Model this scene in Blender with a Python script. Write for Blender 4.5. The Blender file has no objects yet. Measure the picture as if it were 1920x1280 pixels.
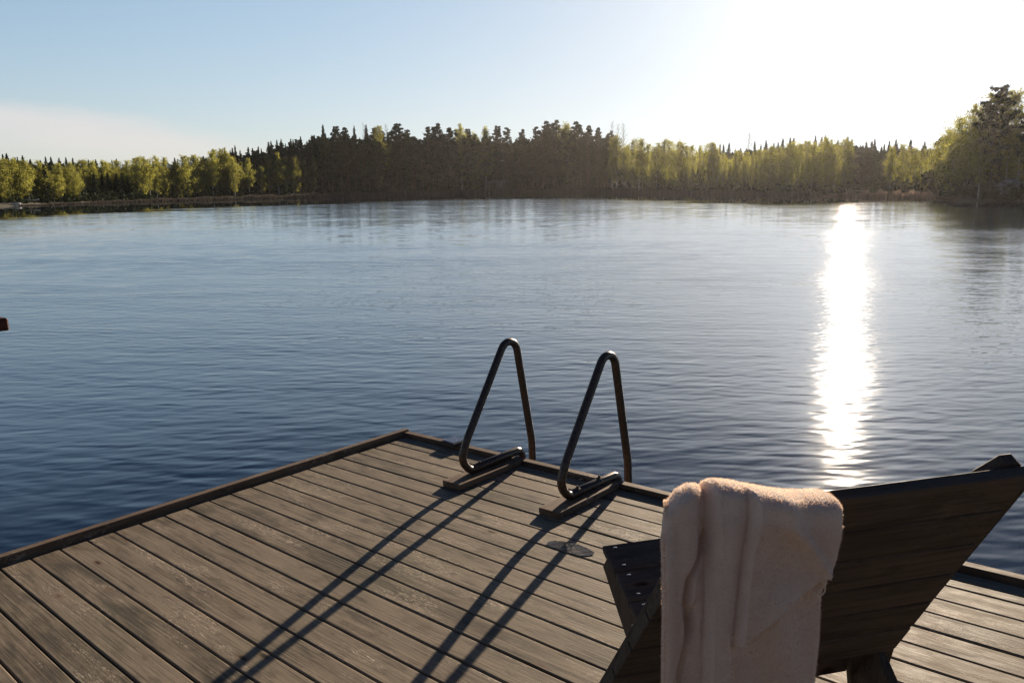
import bpy, bmesh, math, random
import numpy as np
from mathutils import Vector, Matrix

# ------------------------------------------------------------------ camera, world, sun, exposure
S = bpy.context.scene
COL = S.collection
FPX = 1500.0                      # focal length in pixels of a 1920 px wide frame
HW = 2.1                          # eye height above the lake
PITCH = math.atan(287/FPX)
ROLL = math.radians(-0.6)

def rot_cam(p, r):
    c, s = math.cos(r), math.sin(r); cp, sp = math.cos(p), math.sin(p)
    r0 = np.array([1, 0, 0.]); u0 = np.array([0, sp, cp]); f = np.array([0, cp, -sp])
    return np.stack([c*r0+s*u0, -s*r0+c*u0, -f], 1)

RW = rot_cam(PITCH, ROLL)
cam_d = bpy.data.cameras.new("camera")
cam = bpy.data.objects.new("camera", cam_d); COL.objects.link(cam)
cam_d.sensor_width = 36; cam_d.lens = FPX/1920*36
cam_d.clip_start = 0.05; cam_d.clip_end = 6000
m4 = Matrix.Identity(4)
for i in range(3):
    for j in range(3): m4[i][j] = RW[i][j]
m4[2][3] = HW
cam.matrix_world = m4
S.camera = cam

SUN_EL, SUN_AZ = math.radians(14.5), math.radians(23.2)     # azimuth clockwise from +Y
sun_dir = Vector((math.sin(SUN_AZ)*math.cos(SUN_EL), math.cos(SUN_AZ)*math.cos(SUN_EL), math.sin(SUN_EL)))

w = bpy.data.worlds.new("World"); S.world = w; w.use_nodes = True
nt = w.node_tree; nt.nodes.clear()
N = nt.nodes.new; Lk = nt.links.new
sky = N('ShaderNodeTexSky'); sky.sky_type = 'NISHITA'; sky.sun_disc = False
sky.sun_elevation = SUN_EL; sky.sun_rotation = SUN_AZ
sky.air_density = 1.0; sky.dust_density = 0.35; sky.ozone_density = 2.0
tc = N('ShaderNodeTexCoord')
nrm = N('ShaderNodeVectorMath'); nrm.operation = 'NORMALIZE'; Lk(tc.outputs['Generated'], nrm.inputs[0])
dot = N('ShaderNodeVectorMath'); dot.operation = 'DOT_PRODUCT'; Lk(nrm.outputs[0], dot.inputs[0]); dot.inputs[1].default_value = sun_dir
def wmath(op, a, b=None, clamp=False):
    n = N('ShaderNodeMath'); n.operation = op; n.use_clamp = clamp
    for k, v in enumerate((a, b)):
        if v is None: continue
        if isinstance(v, (int, float)): n.inputs[k].default_value = v
        else: Lk(v, n.inputs[k])
    return n.outputs[0]
dcl = wmath('MAXIMUM', dot.outputs['Value'], 0.0)
g1 = wmath('MULTIPLY', wmath('POWER', dcl, 300.0), 2.0)      # aureole of the sun in the thin haze
g2 = wmath('MULTIPLY', wmath('POWER', dcl, 60.0), 0.5)
glow = wmath('ADD', g1, g2)
gcol = N('ShaderNodeVectorMath'); gcol.operation = 'SCALE'; gcol.inputs[0].default_value = (0.96, 0.98, 1.04); Lk(glow, gcol.inputs['Scale'])
# thin cirrus veil low in the west (left)
sep = N('ShaderNodeSeparateXYZ'); Lk(nrm.outputs[0], sep.inputs[0])
az = wmath('ARCTAN2', sep.outputs['X'], sep.outputs['Y'])
cvec = N('ShaderNodeCombineXYZ'); Lk(wmath('MULTIPLY', az, 4.0), cvec.inputs[0]); Lk(wmath('MULTIPLY', sep.outputs['Z'], 16.0), cvec.inputs[1])
cn = N('ShaderNodeTexNoise'); cn.inputs['Scale'].default_value = 1.3; cn.inputs['Detail'].default_value = 5; cn.inputs['Roughness'].default_value = .5
Lk(cvec.outputs[0], cn.inputs['Vector'])
# cloud top falls from left to right:  z_top = 0.100 - 0.17*(az+0.58)
ztop = wmath('SUBTRACT', 0.088, wmath('MULTIPLY', wmath('ADD', az, 0.57), 0.125))
ztop = wmath('ADD', ztop, wmath('MULTIPLY', wmath('SUBTRACT', cn.outputs['Fac'], 0.5), 0.05))
mr = N('ShaderNodeMapRange'); mr.interpolation_type = 'SMOOTHSTEP'
Lk(wmath('SUBTRACT', ztop, sep.outputs['Z']), mr.inputs['Value']); mr.inputs['From Min'].default_value = -0.012; mr.inputs['From Max'].default_value = 0.012
mr2 = N('ShaderNodeMapRange'); mr2.interpolation_type = 'SMOOTHSTEP'; Lk(az, mr2.inputs['Value'])
mr2.inputs['From Min'].default_value = -0.20; mr2.inputs['From Max'].default_value = -0.42
mr3 = N('ShaderNodeMapRange'); mr3.interpolation_type = 'SMOOTHSTEP'; Lk(wmath('SUBTRACT', ztop, sep.outputs['Z']), mr3.inputs['Value'])
mr3.inputs['From Min'].default_value = .012; mr3.inputs['From Max'].default_value = .050; mr3.inputs['To Min'].default_value = 1.0; mr3.inputs['To Max'].default_value = .38
cl = wmath('MULTIPLY', wmath('MULTIPLY', wmath('MULTIPLY', mr.outputs[0], mr3.outputs[0]), mr2.outputs[0]), 0.62)
# soft shoulder of a hazy, overexposed sky, per channel: a*(1-exp(-v/b)); the a's carry the camera white balance
spc = N('ShaderNodeSeparateXYZ'); Lk(sky.outputs[0], spc.inputs[0]); cmb = N('ShaderNodeCombineXYZ')
for k_, (a_, b_) in enumerate(((.85/.218, 4.6), (.955/.218, 5.0), (1.07/.218, 5.1))):
    Lk(wmath('MULTIPLY', wmath('SUBTRACT', 1.0, wmath('POWER', 2.718282, wmath('MULTIPLY', spc.outputs[k_], -1.0/b_))), a_), cmb.inputs[k_])
wb = cmb
sep0 = N('ShaderNodeSeparateXYZ'); Lk(nrm.outputs[0], sep0.inputs[0])
zen = N('ShaderNodeMapRange'); zen.interpolation_type = 'SMOOTHSTEP'; Lk(sep0.outputs['Z'], zen.inputs['Value'])      # the sky deepens overhead
zen.inputs['From Min'].default_value = .22; zen.inputs['From Max'].default_value = .44
ztint = N('ShaderNodeMix'); ztint.data_type = 'RGBA'; Lk(zen.outputs[0], ztint.inputs['Factor']); ztint.inputs['A'].default_value = (1, 1, 1, 1); ztint.inputs['B'].default_value = (.13, .18, .28, 1)
zsc = N('ShaderNodeVectorMath'); zsc.operation = 'MULTIPLY'; Lk(wb.outputs[0], zsc.inputs[0]); Lk(ztint.outputs['Result'], zsc.inputs[1])
addg = N('ShaderNodeVectorMath'); addg.operation = 'ADD'; Lk(zsc.outputs[0], addg.inputs[0]); Lk(gcol.outputs[0], addg.inputs[1])
mixc = N('ShaderNodeMix'); mixc.data_type = 'RGBA'; Lk(cl, mixc.inputs['Factor']); Lk(addg.outputs[0], mixc.inputs['A']); mixc.inputs['B'].default_value = (3.85, 3.55, 3.45, 1)
bg = N('ShaderNodeBackground'); Lk(mixc.outputs['Result'], bg.inputs['Color']); bg.inputs['Strength'].default_value = 0.121
wo = N('ShaderNodeOutputWorld'); Lk(bg.outputs[0], wo.inputs['Surface'])

sl = bpy.data.lights.new("sun", 'SUN'); sl.energy = 5.0; sl.angle = math.radians(0.53); sl.color = (1.0, 0.82, 0.62)
so = bpy.data.objects.new("sun", sl); COL.objects.link(so)
so.rotation_euler = sun_dir.to_track_quat('Z', 'Y').to_euler()
S.view_settings.view_transform = 'Standard'; S.view_settings.look = 'None'
S.view_settings.gamma = 1; S.view_settings.exposure = 0.85
S.cycles.use_denoising = True
S.cycles.max_bounces = 6; S.cycles.transparent_max_bounces = 8
S.cycles.sample_clamp_indirect = 8
S.render.engine = 'CYCLES'

# ------------------------------------------------------------------ helpers
def tag(o, label=None, cat=None, group=None, kind=None):
    if label: o['label'] = label
    if cat: o['category'] = cat
    if group: o['group'] = group
    if kind: o['kind'] = kind
    return o

def empty(name, mat4=None, parent=None):
    o = bpy.data.objects.new(name, None); COL.objects.link(o)
    o.empty_display_size = .1
    if mat4 is not None: o.matrix_world = mat4
    if parent: o.parent = parent
    return o

def mesh_obj(name, V, Fc, mat=None, parent=None, smooth=False, attrs=None):
    me = bpy.data.meshes.new(name)
    me.from_pydata([tuple(map(float, v)) for v in V], [], [tuple(int(i) for i in f) for f in Fc])
    me.update()
    if smooth:
        me.polygons.foreach_set('use_smooth', [True]*len(me.polygons))
    if mat: me.materials.append(mat)
    if attrs:
        for k, arr in attrs.items():
            a = me.attributes.new(k, 'FLOAT', 'POINT'); a.data.foreach_set('value', np.asarray(arr, dtype=np.float32))
    o = bpy.data.objects.new(name, me); COL.objects.link(o)
    if parent: o.parent = parent
    return o

class MB:
    """collects shapes for ONE mesh"""
    def __init__(s): s.V = []; s.F = []; s.A = []
    def add(s, V, F, a=0.0):
        n = len(s.V); s.V.extend([tuple(map(float, v)) for v in V]); s.F.extend([tuple(i+n for i in f) for f in F]); s.A.extend([a]*len(V))
    def prism(s, poly, ax, lo, hi, a=0.0, bev=0.0):
        """poly: 2-D outline extruded along axis ax (0,1,2) from lo to hi; the outline lives on the other two axes"""
        n = len(poly)
        oth = [i for i in (0, 1, 2) if i != ax]
        c = (sum(p[0] for p in poly)/n, sum(p[1] for p in poly)/n)
        def ring(h, sh):
            out = []
            for (p, q) in poly:
                d = math.hypot(p-c[0], q-c[1]) or 1
                k = 1-sh/d
                v = [0, 0, 0]; v[ax] = h; v[oth[0]] = c[0]+(p-c[0])*k; v[oth[1]] = c[1]+(q-c[1])*k
                out.append(v)
            return out
        sg = 1 if hi > lo else -1
        rings = [ring(lo, bev), ring(lo+sg*bev, 0), ring(hi-sg*bev, 0), ring(hi, bev)] if bev > 0 else [ring(lo, 0), ring(hi, 0)]
        V = [v for r in rings for v in r]; F = []
        for k in range(len(rings)-1):
            for i in range(n):
                j = (i+1) % n; F.append((k*n+i, k*n+j, (k+1)*n+j, (k+1)*n+i))
        F.append(tuple(range(n-1, -1, -1))); F.append(tuple((len(rings)-1)*n+i for i in range(n)))
        s.add(V, F, a)
    def box(s, x0, x1, y0, y1, z0, z1, a=0.0, bev=0.002):
        b = min(bev, abs(x1-x0)*.3, abs(y1-y0)*.3, abs(z1-z0)*.3)
        # chamfered cross-section in the two short directions, extruded along the longest
        L = [abs(x1-x0), abs(y1-y0), abs(z1-z0)]; ax = L.index(max(L)); R = [(x0, x1), (y0, y1), (z0, z1)]
        o = [i for i in (0, 1, 2) if i != ax]; (p0, p1), (q0, q1) = R[o[0]], R[o[1]]
        poly = [(p0+b, q0), (p1-b, q0), (p1, q0+b), (p1, q1-b), (p1-b, q1), (p0+b, q1), (p0, q1-b), (p0, q0+b)]
        s.prism(poly, ax, R[ax][0], R[ax][1], a, bev=b)
    def tube(s, pts, r, n=14, a=0.0, caps=True):
        P = [Vector(p) for p in pts]; rs = r if isinstance(r, (list, tuple, np.ndarray)) else [r]*len(P)
        up = None; V = []; F = []
        for i, p in enumerate(P):
            t = (P[min(i+1, len(P)-1)]-P[max(i-1, 0)])
            if t.length < 1e-9: t = Vector((0, 0, 1))
            t.normalize()
            if up is None:
                up = Vector((0, 0, 1)) if abs(t.z) < .9 else Vector((1, 0, 0))
            x = up - t*up.dot(t)
            if x.length < 1e-6: x = Vector((1, 0, 0)) - t*t.x
            x.normalize(); up = x; yv = t.cross(x)
            for k in range(n):
                an = 2*math.pi*k/n; V.append(p+(x*math.cos(an)+yv*math.sin(an))*rs[i])
        for i in range(len(P)-1):
            for k in range(n):
                j = (k+1) % n; F.append((i*n+k, i*n+j, (i+1)*n+j, (i+1)*n+k))
        if caps:
            F.append(tuple(range(n-1, -1, -1))); F.append(tuple((len(P)-1)*n+k for k in range(n)))
        s.add(V, F, a)
    def build(s, name, mat, parent=None, smooth=False, attr=None):
        return mesh_obj(name, s.V, s.F, mat, parent, smooth, {attr: s.A} if attr else None)

def smooth_path(pts, rad, seg=8):
    """round the corners of a polyline"""
    P = [Vector(p) for p in pts]; out = [P[0]]
    for i in range(1, len(P)-1):
        r = rad[i] if isinstance(rad, (list, tuple)) else rad
        a, b, c = P[i-1], P[i], P[i+1]
        d1 = (a-b); d2 = (c-b); l1, l2 = d1.length, d2.length; d1.normalize(); d2.normalize()
        ang = d1.angle(d2); t = min(r/math.tan(ang/2), l1*.49, l2*.49)
        p1, p2 = b+d1*t, b+d2*t
        rr = t*math.tan(ang/2); bis = (d1+d2).normalized(); cc = b+bis*(rr/math.sin(ang/2))
        v1 = p1-cc; v2 = p2-cc; tot = v1.angle(v2); axv = v1.cross(v2)
        for k in range(seg+1):
            out.append(cc + Matrix.Rotation(tot*k/seg, 3, axv) @ v1)
    out.append(P[-1]); return out

# ------------------------------------------------------------------ node material helpers
def new_mat(name):
    m = bpy.data.materials.new(name); m.use_nodes = True
    return m, m.node_tree, m.node_tree.nodes['Principled BSDF']

class NB:
    def __init__(s, nt): s.nt = nt
    def n(s, typ, **kw):
        nd = s.nt.nodes.new(typ)
        for k, v in kw.items(): setattr(nd, k, v)
        return nd
    def set(s, sock, v):
        if isinstance(v, bpy.types.NodeSocket): s.nt.links.new(v, sock)
        else: sock.default_value = v
    def math(s, op, a, b=None, c=None, clamp=False):
        nd = s.n('ShaderNodeMath', operation=op, use_clamp=clamp)
        for k, v in enumerate((a, b, c)):
            if v is not None: s.set(nd.inputs[k], v)
        return nd.outputs[0]
    def vmath(s, op, a, b=None, sc=None):
        nd = s.n('ShaderNodeVectorMath', operation=op); s.set(nd.inputs[0], a)
        if b is not None: s.set(nd.inputs[1], b)
        if sc is not None: s.set(nd.inputs['Scale'], sc)
        return nd.outputs[0]
    def noise(s, vec, scale, detail=2, rough=.5, out='Fac', dist=0.0, w=None):
        nd = s.n('ShaderNodeTexNoise'); s.set(nd.inputs['Vector'], vec)
        nd.inputs['Scale'].default_value = scale; nd.inputs['Detail'].default_value = detail; nd.inputs['Roughness'].default_value = rough
        nd.inputs['Distortion'].default_value = dist
        return nd.outputs[out]
    def ramp(s, v, a, b, lo=0.0, hi=1.0, smooth=True):
        nd = s.n('ShaderNodeMapRange'); nd.interpolation_type = 'SMOOTHSTEP' if smooth else 'LINEAR'
        s.set(nd.inputs['Value'], v); nd.inputs['From Min'].default_value = a; nd.inputs['From Max'].default_value = b
        nd.inputs['To Min'].default_value = lo; nd.inputs['To Max'].default_value = hi
        return nd.outputs[0]
    def mix(s, f, a, b, blend='MIX'):
        nd = s.n('ShaderNodeMix', data_type='RGBA', blend_type=blend); s.set(nd.inputs['Factor'], f)
        s.set(nd.inputs['A'], a); s.set(nd.inputs['B'], b); return nd.outputs['Result']
    def comb(s, x, y, z):
        nd = s.n('ShaderNodeCombineXYZ')
        for k, v in enumerate((x, y, z)): s.set(nd.inputs[k], v)
        return nd.outputs[0]

def rgb(r, g, b): return (r, g, b, 1.0)

# --- weathered deck wood; object x runs along the boards
def wood_mat(name, c_lo, c_mid, c_hi, axis=0, rough=.62, scale=1.0, worn=0.85, dark=None):
    m, t, b = new_mat(name); q = NB(t)
    co = q.n('ShaderNodeTexCoord').outputs['Object']
    sp = q.n('ShaderNodeSeparateXYZ'); q.set(sp.inputs[0], co)
    X = [sp.outputs[i] for i in range(3)]
    along = X[axis]; oth = [X[i] for i in range(3) if i != axis]
    bid = q.n('ShaderNodeAttribute', attribute_name='board').outputs['Fac']
    off = q.math('MULTIPLY', bid, 7.31)
    v1 = q.comb(q.math('ADD', q.math('MULTIPLY', along, 1.7*scale), off), q.math('MULTIPLY', oth[0], 7.0*scale), q.math('MULTIPLY', oth[1], 9.0*scale))
    v2 = q.comb(q.math('ADD', q.math('MULTIPLY', along, 2.2*scale), off), q.math('MULTIPLY', oth[0], 120.0*scale), q.math('MULTIPLY', oth[1], 60.0*scale))
    v3 = q.comb(q.math('ADD', q.math('MULTIPLY', along, 5.0*scale), off), q.math('MULTIPLY', oth[0], 16.0*scale), q.math('MULTIPLY', oth[1], 10.0*scale))
    broad = q.noise(v1, 1.6, 4, .6, dist=.6)
    grain = q.noise(v2, 1.0, 4, .65, dist=.4)
    blot = q.noise(v3, 1.3, 5, .65)
    wn = q.n('ShaderNodeTexWhiteNoise', noise_dimensions='1D'); q.set(wn.inputs['W'], bid)
    tone = q.math('ADD', q.math('MULTIPLY', broad, .95), q.math('MULTIPLY', wn.outputs['Value'], .22))
    col = q.mix(q.ramp(tone, .36, .68), c_lo, c_mid)
    col = q.mix(q.math('MULTIPLY', q.ramp(grain, .46, .74), .50), col, c_hi)
    col = q.mix(q.math('MULTIPLY', q.ramp(blot, .50, .72), .45), col, q.mix(.5, c_hi, c_mid)); col = q.mix(q.math('MULTIPLY', q.ramp(blot, .48, .30), .5), col, dark or c_lo)
    col = q.mix(q.math('MULTIPLY', q.ramp(grain, .50, .34), .40), col, dark or c_lo)
    # scuffs worn to pale fibre
    vs = q.comb(q.math('ADD', q.math('MULTIPLY', along, 1.1*scale), q.math('MULTIPLY', bid, 3.3)), q.math('MULTIPLY', oth[0], 5.0*scale), 0.0)
    patch = q.ramp(q.noise(vs, 1.5, 3, .6), .50, .64)
    fl = q.comb(q.math('MULTIPLY', along, 30.0*scale), q.math('MULTIPLY', oth[0], 190.0*scale), q.math('MULTIPLY', oth[1], 90.0))
    flake = q.ramp(q.noise(fl, 1.0, 3, .7, dist=1.2), .52, .66)
    col = q.mix(q.math('MULTIPLY', q.math('MULTIPLY', patch, flake), worn), col, rgb(.50, .42, .33))
    # small pale chips everywhere
    ch = q.comb(q.math('MULTIPLY', along, 14.0*scale), q.math('MULTIPLY', oth[0], 42.0*scale), q.math('MULTIPLY', oth[1], 20.0))
    chip = q.ramp(q.noise(ch, 1.0, 4, .75, dist=.8), .62, .72)
    col = q.mix(q.math('MULTIPLY', chip, .55*worn), col, rgb(.40, .33, .26))
    # knots
    vk = q.comb(q.math('ADD', q.math('MULTIPLY', along, 2.3), q.math('MULTIPLY', bid, 5.17)), q.math('MULTIPLY', oth[0], 7.0), q.math('MULTIPLY', oth[1], 3.0))
    vo = q.n('ShaderNodeTexVoronoi'); q.set(vo.inputs['Vector'], vk); vo.inputs['Scale'].default_value = 1.0
    col = q.mix(q.math('MULTIPLY', q.ramp(vo.outputs['Distance'], .16, .05), .6), col, rgb(.16, .09, .05))
    col = q.mix(q.ramp(vo.outputs['Distance'], .085, .035), col, rgb(.03, .018, .012))
    # algae-green stain
    gr = q.ramp(q.noise(q.vmath('SCALE', co, sc=1.7), 1.0, 3, .6), .45, .70)
    col = q.mix(q.math('MULTIPLY', gr, .35), col, q.mix(.5, col, rgb(.07, .085, .05)))
    q.set(b.inputs['Base Color'], col)
    q.set(b.inputs['Roughness'], q.ramp(blot, .2, .8, rough-.10, rough+.18))
    b.inputs['Specular IOR Level'].default_value = .14
    bmp = q.n('ShaderNodeBump'); bmp.inputs['Strength'].default_value = .55; bmp.inputs['Distance'].default_value = .003
    hh = q.math('ADD', q.math('MULTIPLY', grain, .7), q.math('ADD', q.math('MULTIPLY', blot, .8), q.math('MULTIPLY', q.math('MULTIPLY', patch, flake), .5)))
    q.set(bmp.inputs['Height'], hh); q.set(b.inputs['Normal'], bmp.outputs[0])
    return m

MT = {}
MT['deck'] = wood_mat('deck_wood', rgb(.085, .070, .050), rgb(.222, .178, .128), rgb(.34, .275, .20), axis=0, dark=rgb(.055, .046, .034))
MT['edge_long'] = wood_mat('edge_wood_long', rgb(.085, .056, .038), rgb(.16, .108, .072), rgb(.25, .18, .125), axis=0, dark=rgb(.04, .03, .025))
MT['edge_side'] = wood_mat('edge_wood_side', rgb(.085, .056, .038), rgb(.16, .108, .072), rgb(.25, .18, .125), axis=1, dark=rgb(.04, .03, .025))
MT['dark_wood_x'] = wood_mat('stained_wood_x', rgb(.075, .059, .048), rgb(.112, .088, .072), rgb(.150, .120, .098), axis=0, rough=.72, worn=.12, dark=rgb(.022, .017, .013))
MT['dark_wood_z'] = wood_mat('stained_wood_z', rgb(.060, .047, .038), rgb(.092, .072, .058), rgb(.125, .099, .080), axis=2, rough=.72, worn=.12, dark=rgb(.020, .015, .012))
MT['red_wood'] = wood_mat('red_wood', rgb(.05, .018, .014), rgb(.085, .03, .022), rgb(.13, .06, .045), axis=1, rough=.6, worn=.2)

def simple(name, col, rough=.5, metal=0.0, nscale=None, namp=.25, bump=0.0, spec=.5):
    m, t, b = new_mat(name); q = NB(t)
    b.inputs['Roughness'].default_value = rough; b.inputs['Metallic'].default_value = metal; b.inputs['Specular IOR Level'].default_value = spec
    if nscale:
        co = q.n('ShaderNodeTexCoord').outputs['Object']
        nz = q.noise(co, nscale, 4, .6)
        q.set(b.inputs['Base Color'], q.mix(q.ramp(nz, .3, .7), rgb(*[c*(1-namp) for c in col]), rgb(*[min(1, c*(1+namp)) for c in col])))
        q.set(b.inputs['Roughness'], q.ramp(nz, .3, .7, rough*.85, rough*1.15))
        if bump:
            bm = q.n('ShaderNodeBump'); bm.inputs['Strength'].default_value = bump; bm.inputs['Distance'].default_value = .002
            q.set(bm.inputs['Height'], nz); q.set(b.inputs['Normal'], bm.outputs[0])
    else: b.inputs['Base Color'].default_value = rgb(*col)
    return m
MT['bronze'] = simple('brown_coated_tube', (.085, .062, .048), .36, .5, 60, .3, .15)
MT['screw'] = simple('steel_screw', (.75, .75, .76), .3, 1.0, 200, .1)
MT['box_plastic'] = simple('dark_plastic', (.03, .03, .035), .5, 0, 90, .2)
MT['solar'] = simple('solar_glass', (.035, .04, .09), .28, .2, 300, .3)
MT['white_wall'] = simple('pale_paint', (.62, .60, .56), .6, 0, 3, .12)
MT['brown_wall'] = simple('brown_cladding', (.09, .05, .035), .7, 0, 4, .25)
MT['grey_wall'] = simple('grey_cladding', (.22, .22, .23), .7, 0, 4, .2)
MT['roof'] = simple('roof_felt', (.16, .15, .15), .8, 0, 6, .2)
MT['glass'] = simple('window_glass', (.03, .035, .04), .08, 0, 2, .2)
MT['boat'] = simple('white_boat_paint', (.60, .60, .58), .35, 0, 5, .15)
MT['rock'] = simple('granite', (.30, .28, .26), .85, 0, 3, .35, .6)

# foliage
def leaf_mat(name, col, trans, tmix=.45, var=.35):
    m, t, b = new_mat(name); q = NB(t)
    oi = q.n('ShaderNodeObjectInfo').outputs['Random']
    tint = q.n('ShaderNodeAttribute', attribute_name='clump').outputs['Fac']
    k = q.math('ADD', q.math('MULTIPLY', q.math('SUBTRACT', oi, .5), var), q.math('MULTIPLY', q.math('SUBTRACT', tint, .5), .7))
    f = q.math('ADD', k, .5, clamp=True)
    c1 = q.mix(f, rgb(*[c*.6 for c in col]), rgb(*[c*1.45 for c in col]))
    c2 = q.mix(f, rgb(*[c*.6 for c in trans]), rgb(*[c*1.4 for c in trans]))
    q.set(b.inputs['Base Color'], c1); b.inputs['Roughness'].default_value = .75; b.inputs['Specular IOR Level'].default_value = .08
    tr = q.n('ShaderNodeBsdfTranslucent'); q.set(tr.inputs['Color'], c2)
    mx = q.n('ShaderNodeMixShader'); mx.inputs[0].default_value = tmix
    t.links.new(b.outputs[0], mx.inputs[1]); t.links.new(tr.outputs[0], mx.inputs[2])
    t.links.new(mx.outputs[0], t.nodes['Material Output'].inputs['Surface'])
    return m
MT['birch_leaf'] = leaf_mat('birch_leaf', (.115, .128, .036), (.42, .41, .085), .58, .6)
MT['spruce_leaf'] = leaf_mat('spruce_needle', (.022, .034, .018), (.03, .045, .015), .2, .5)
MT['pine_leaf'] = leaf_mat('pine_needle', (.035, .050, .026), (.06, .075, .03), .25, .5)
MT['twig'] = leaf_mat('bare_twig', (.10, .08, .07), (.05, .04, .03), .1, .3)
MT['birch_bark'] = simple('birch_bark', (.50, .47, .42), .7, 0, 3, .4)
MT['dark_bark'] = simple('dark_bark', (.075, .055, .042), .85, 0, 5, .3)
MT['pine_bark'] = simple('pine_bark', (.085, .055, .04), .85, 0, 2, .4)
MT['reed'] = leaf_mat('dry_reed', (.085, .080, .070), (.10, .085, .07), .3, .4)

# ------------------------------------------------------------------ pixel <-> place helpers (photo frame 1920x1280)
def ray(px, py):
    d = RW @ np.array([(px-960)/FPX, -(py-640)/FPX, -1.]); return d/np.linalg.norm(d)
def at_dist(px, D, zpx=None):
    """ground position seen in column px at horizontal distance D; if zpx, the height seen at that row"""
    d = ray(px, zpx if zpx is not None else 353); h = math.hypot(d[0], d[1])
    return np.array([d[0]/h*D, d[1]/h*D, HW+d[2]/h*D])

# ------------------------------------------------------------------ water, ground
SH_PX = [-700, -400, -200, 0, 150, 300, 450, 640, 800, 960, 1130, 1300, 1450, 1600, 1740, 1800, 1900, 2050, 2300, 2700]
SH_D = [120, 140, 150, 160, 176, 200, 225, 262, 310, 335, 290, 225, 185, 160, 140, 112, 108, 100, 90, 80]
SH_AZ = [math.atan2(ray(p, 353)[0], ray(p, 353)[1]) for p in SH_PX]
def shore(az):
    """distance from the dock to the far shore in direction az (radians, clockwise from +Y)"""
    a0, a1 = SH_AZ[0], SH_AZ[-1]
    if a0 <= az <= a1: return float(np.interp(az, SH_AZ, SH_D))
    aa = abs(az); e = SH_D[0] if az < 0 else SH_D[-1]; ae = abs(a0) if az < 0 else abs(a1)
    t = (aa-ae)/(math.pi-ae); t = t*t*(3-2*t); return e*(1-t)+14*t
def px_az(p): d = ray(p, 353); return math.atan2(d[0], d[1])
def shore_px(p): return shore(px_az(p))

rng = np.random.default_rng(4)
azs = np.linspace(-math.pi, math.pi, 361)[:-1]
rad_off = [-6, -2, 0, 1.5, 5, 12, 25, 45, 80, 140, 260, 500, 1200, 3500]
hts = [-1.2, -.35, .02, .25, .5, .9, 1.6, 2.6, 4.0, 6.0, 8, 10, 12, 14]
V = []
for a in azs:
    D = shore(a) + 1.5*math.sin(a*37)+1.2*math.sin(a*83+1)
    for k, (ro, h) in enumerate(zip(rad_off, hts)):
        r = D+ro; hh = h + (.25*math.sin(a*29+k) + .2*math.sin(a*61+2*k))*min(1, max(0, ro)/12)
        V.append((math.sin(a)*r, math.cos(a)*r, hh))
nr = len(rad_off); na = len(azs); Fc = []
for i in range(na):
    j = (i+1) % na
    for k in range(nr-1): Fc.append((i*nr+k, i*nr+k+1, j*nr+k+1, j*nr+k))
m, t, b = new_mat('forest_floor'); q = NB(t)
co = q.n('ShaderNodeTexCoord').outputs['Object']
nz = q.noise(co, .25, 6, .65); nz2 = q.noise(co, 2.5, 4, .6)
cc = q.mix(q.ramp(nz, .35, .65), rgb(.045, .038, .026), rgb(.085, .075, .04))
cc = q.mix(q.ramp(nz2, .45, .7), cc, rgb(.13, .095, .06))
q.set(b.inputs['Base Color'], cc); b.inputs['Roughness'].default_value = .95
gnd = mesh_obj('ground', V, Fc, m, smooth=True); tag(gnd, kind='structure')

# water sheet, r to 3600 m, with a ripple shader in world metres
m, t, b = new_mat('lake_water'); q = NB(t)
pos = q.n('ShaderNodeNewGeometry').outputs['Position']
grp = bpy.data.node_groups.new('ripple_height', 'ShaderNodeTree')
grp.interface.new_socket('P', in_out='INPUT', socket_type='NodeSocketVector')
grp.interface.new_socket('H', in_out='OUTPUT', socket_type='NodeSocketFloat')
gq = NB(grp); gi = grp.nodes.new('NodeGroupInput'); go = grp.nodes.new('NodeGroupOutput')
def aniso(vec, rotdeg, sx, sy, off=0):
    mp = gq.n('ShaderNodeMapping'); gq.set(mp.inputs['Vector'], vec)
    # rotate first, then stretch: two mappings
    mp.inputs['Rotation'].default_value = (0, 0, math.radians(rotdeg)); mp.inputs['Location'].default_value = (off, off*.7, 0)
    return gq.vmath('MULTIPLY', mp.outputs[0], (sx, sy, 1.0))
P = gi.outputs[0]
h1 = gq.noise(aniso(P, 6, 2.1, 5.2), 1.0, 1.0, .4, dist=.25)
h2 = gq.noise(aniso(P, -16, 3.2, 7.6, 31), 1.0, 1.0, .45)
h3 = gq.noise(aniso(P, 9, .35, 1.1, 77), 1.0, 0.0, .5)
h4 = gq.noise(aniso(P, -3, 8.0, 18.0, 11), 1.0, 1.0, .5)
# fine chop only well away from the jetty, in the breeze
ln = gq.n('ShaderNodeVectorMath', operation='LENGTH'); gq.set(ln.inputs[0], P)
far = gq.ramp(ln.outputs['Value'], 5, 16)
hsum = gq.math('ADD', gq.math('ADD', gq.math('MULTIPLY', h1, .0135), gq.math('MULTIPLY', h2, .0066)),
               gq.math('ADD', gq.math('MULTIPLY', h3, .018), gq.math('MULTIPLY', gq.math('MULTIPLY', h4, far), .0055)))
far2 = gq.ramp(ln.outputs['Value'], 7, 26)
h5 = gq.noise(aniso(P, 11, 1.0, 2.6, 53), 1.0, 1.0, .45, dist=.3)
hsum = gq.math('ADD', hsum, gq.math('MULTIPLY', gq.math('MULTIPLY', h5, far2), .018))
gq.set(go.inputs[0], hsum)
EPS = .012
def hgt(v):
    g = q.n('ShaderNodeGroup'); g.node_tree = grp; q.set(g.inputs[0], v); return g.outputs[0]
hA = hgt(pos); hX = hgt(q.vmath('ADD', pos, (EPS, 0, 0))); hY = hgt(q.vmath('ADD', pos, (0, EPS, 0)))
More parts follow.
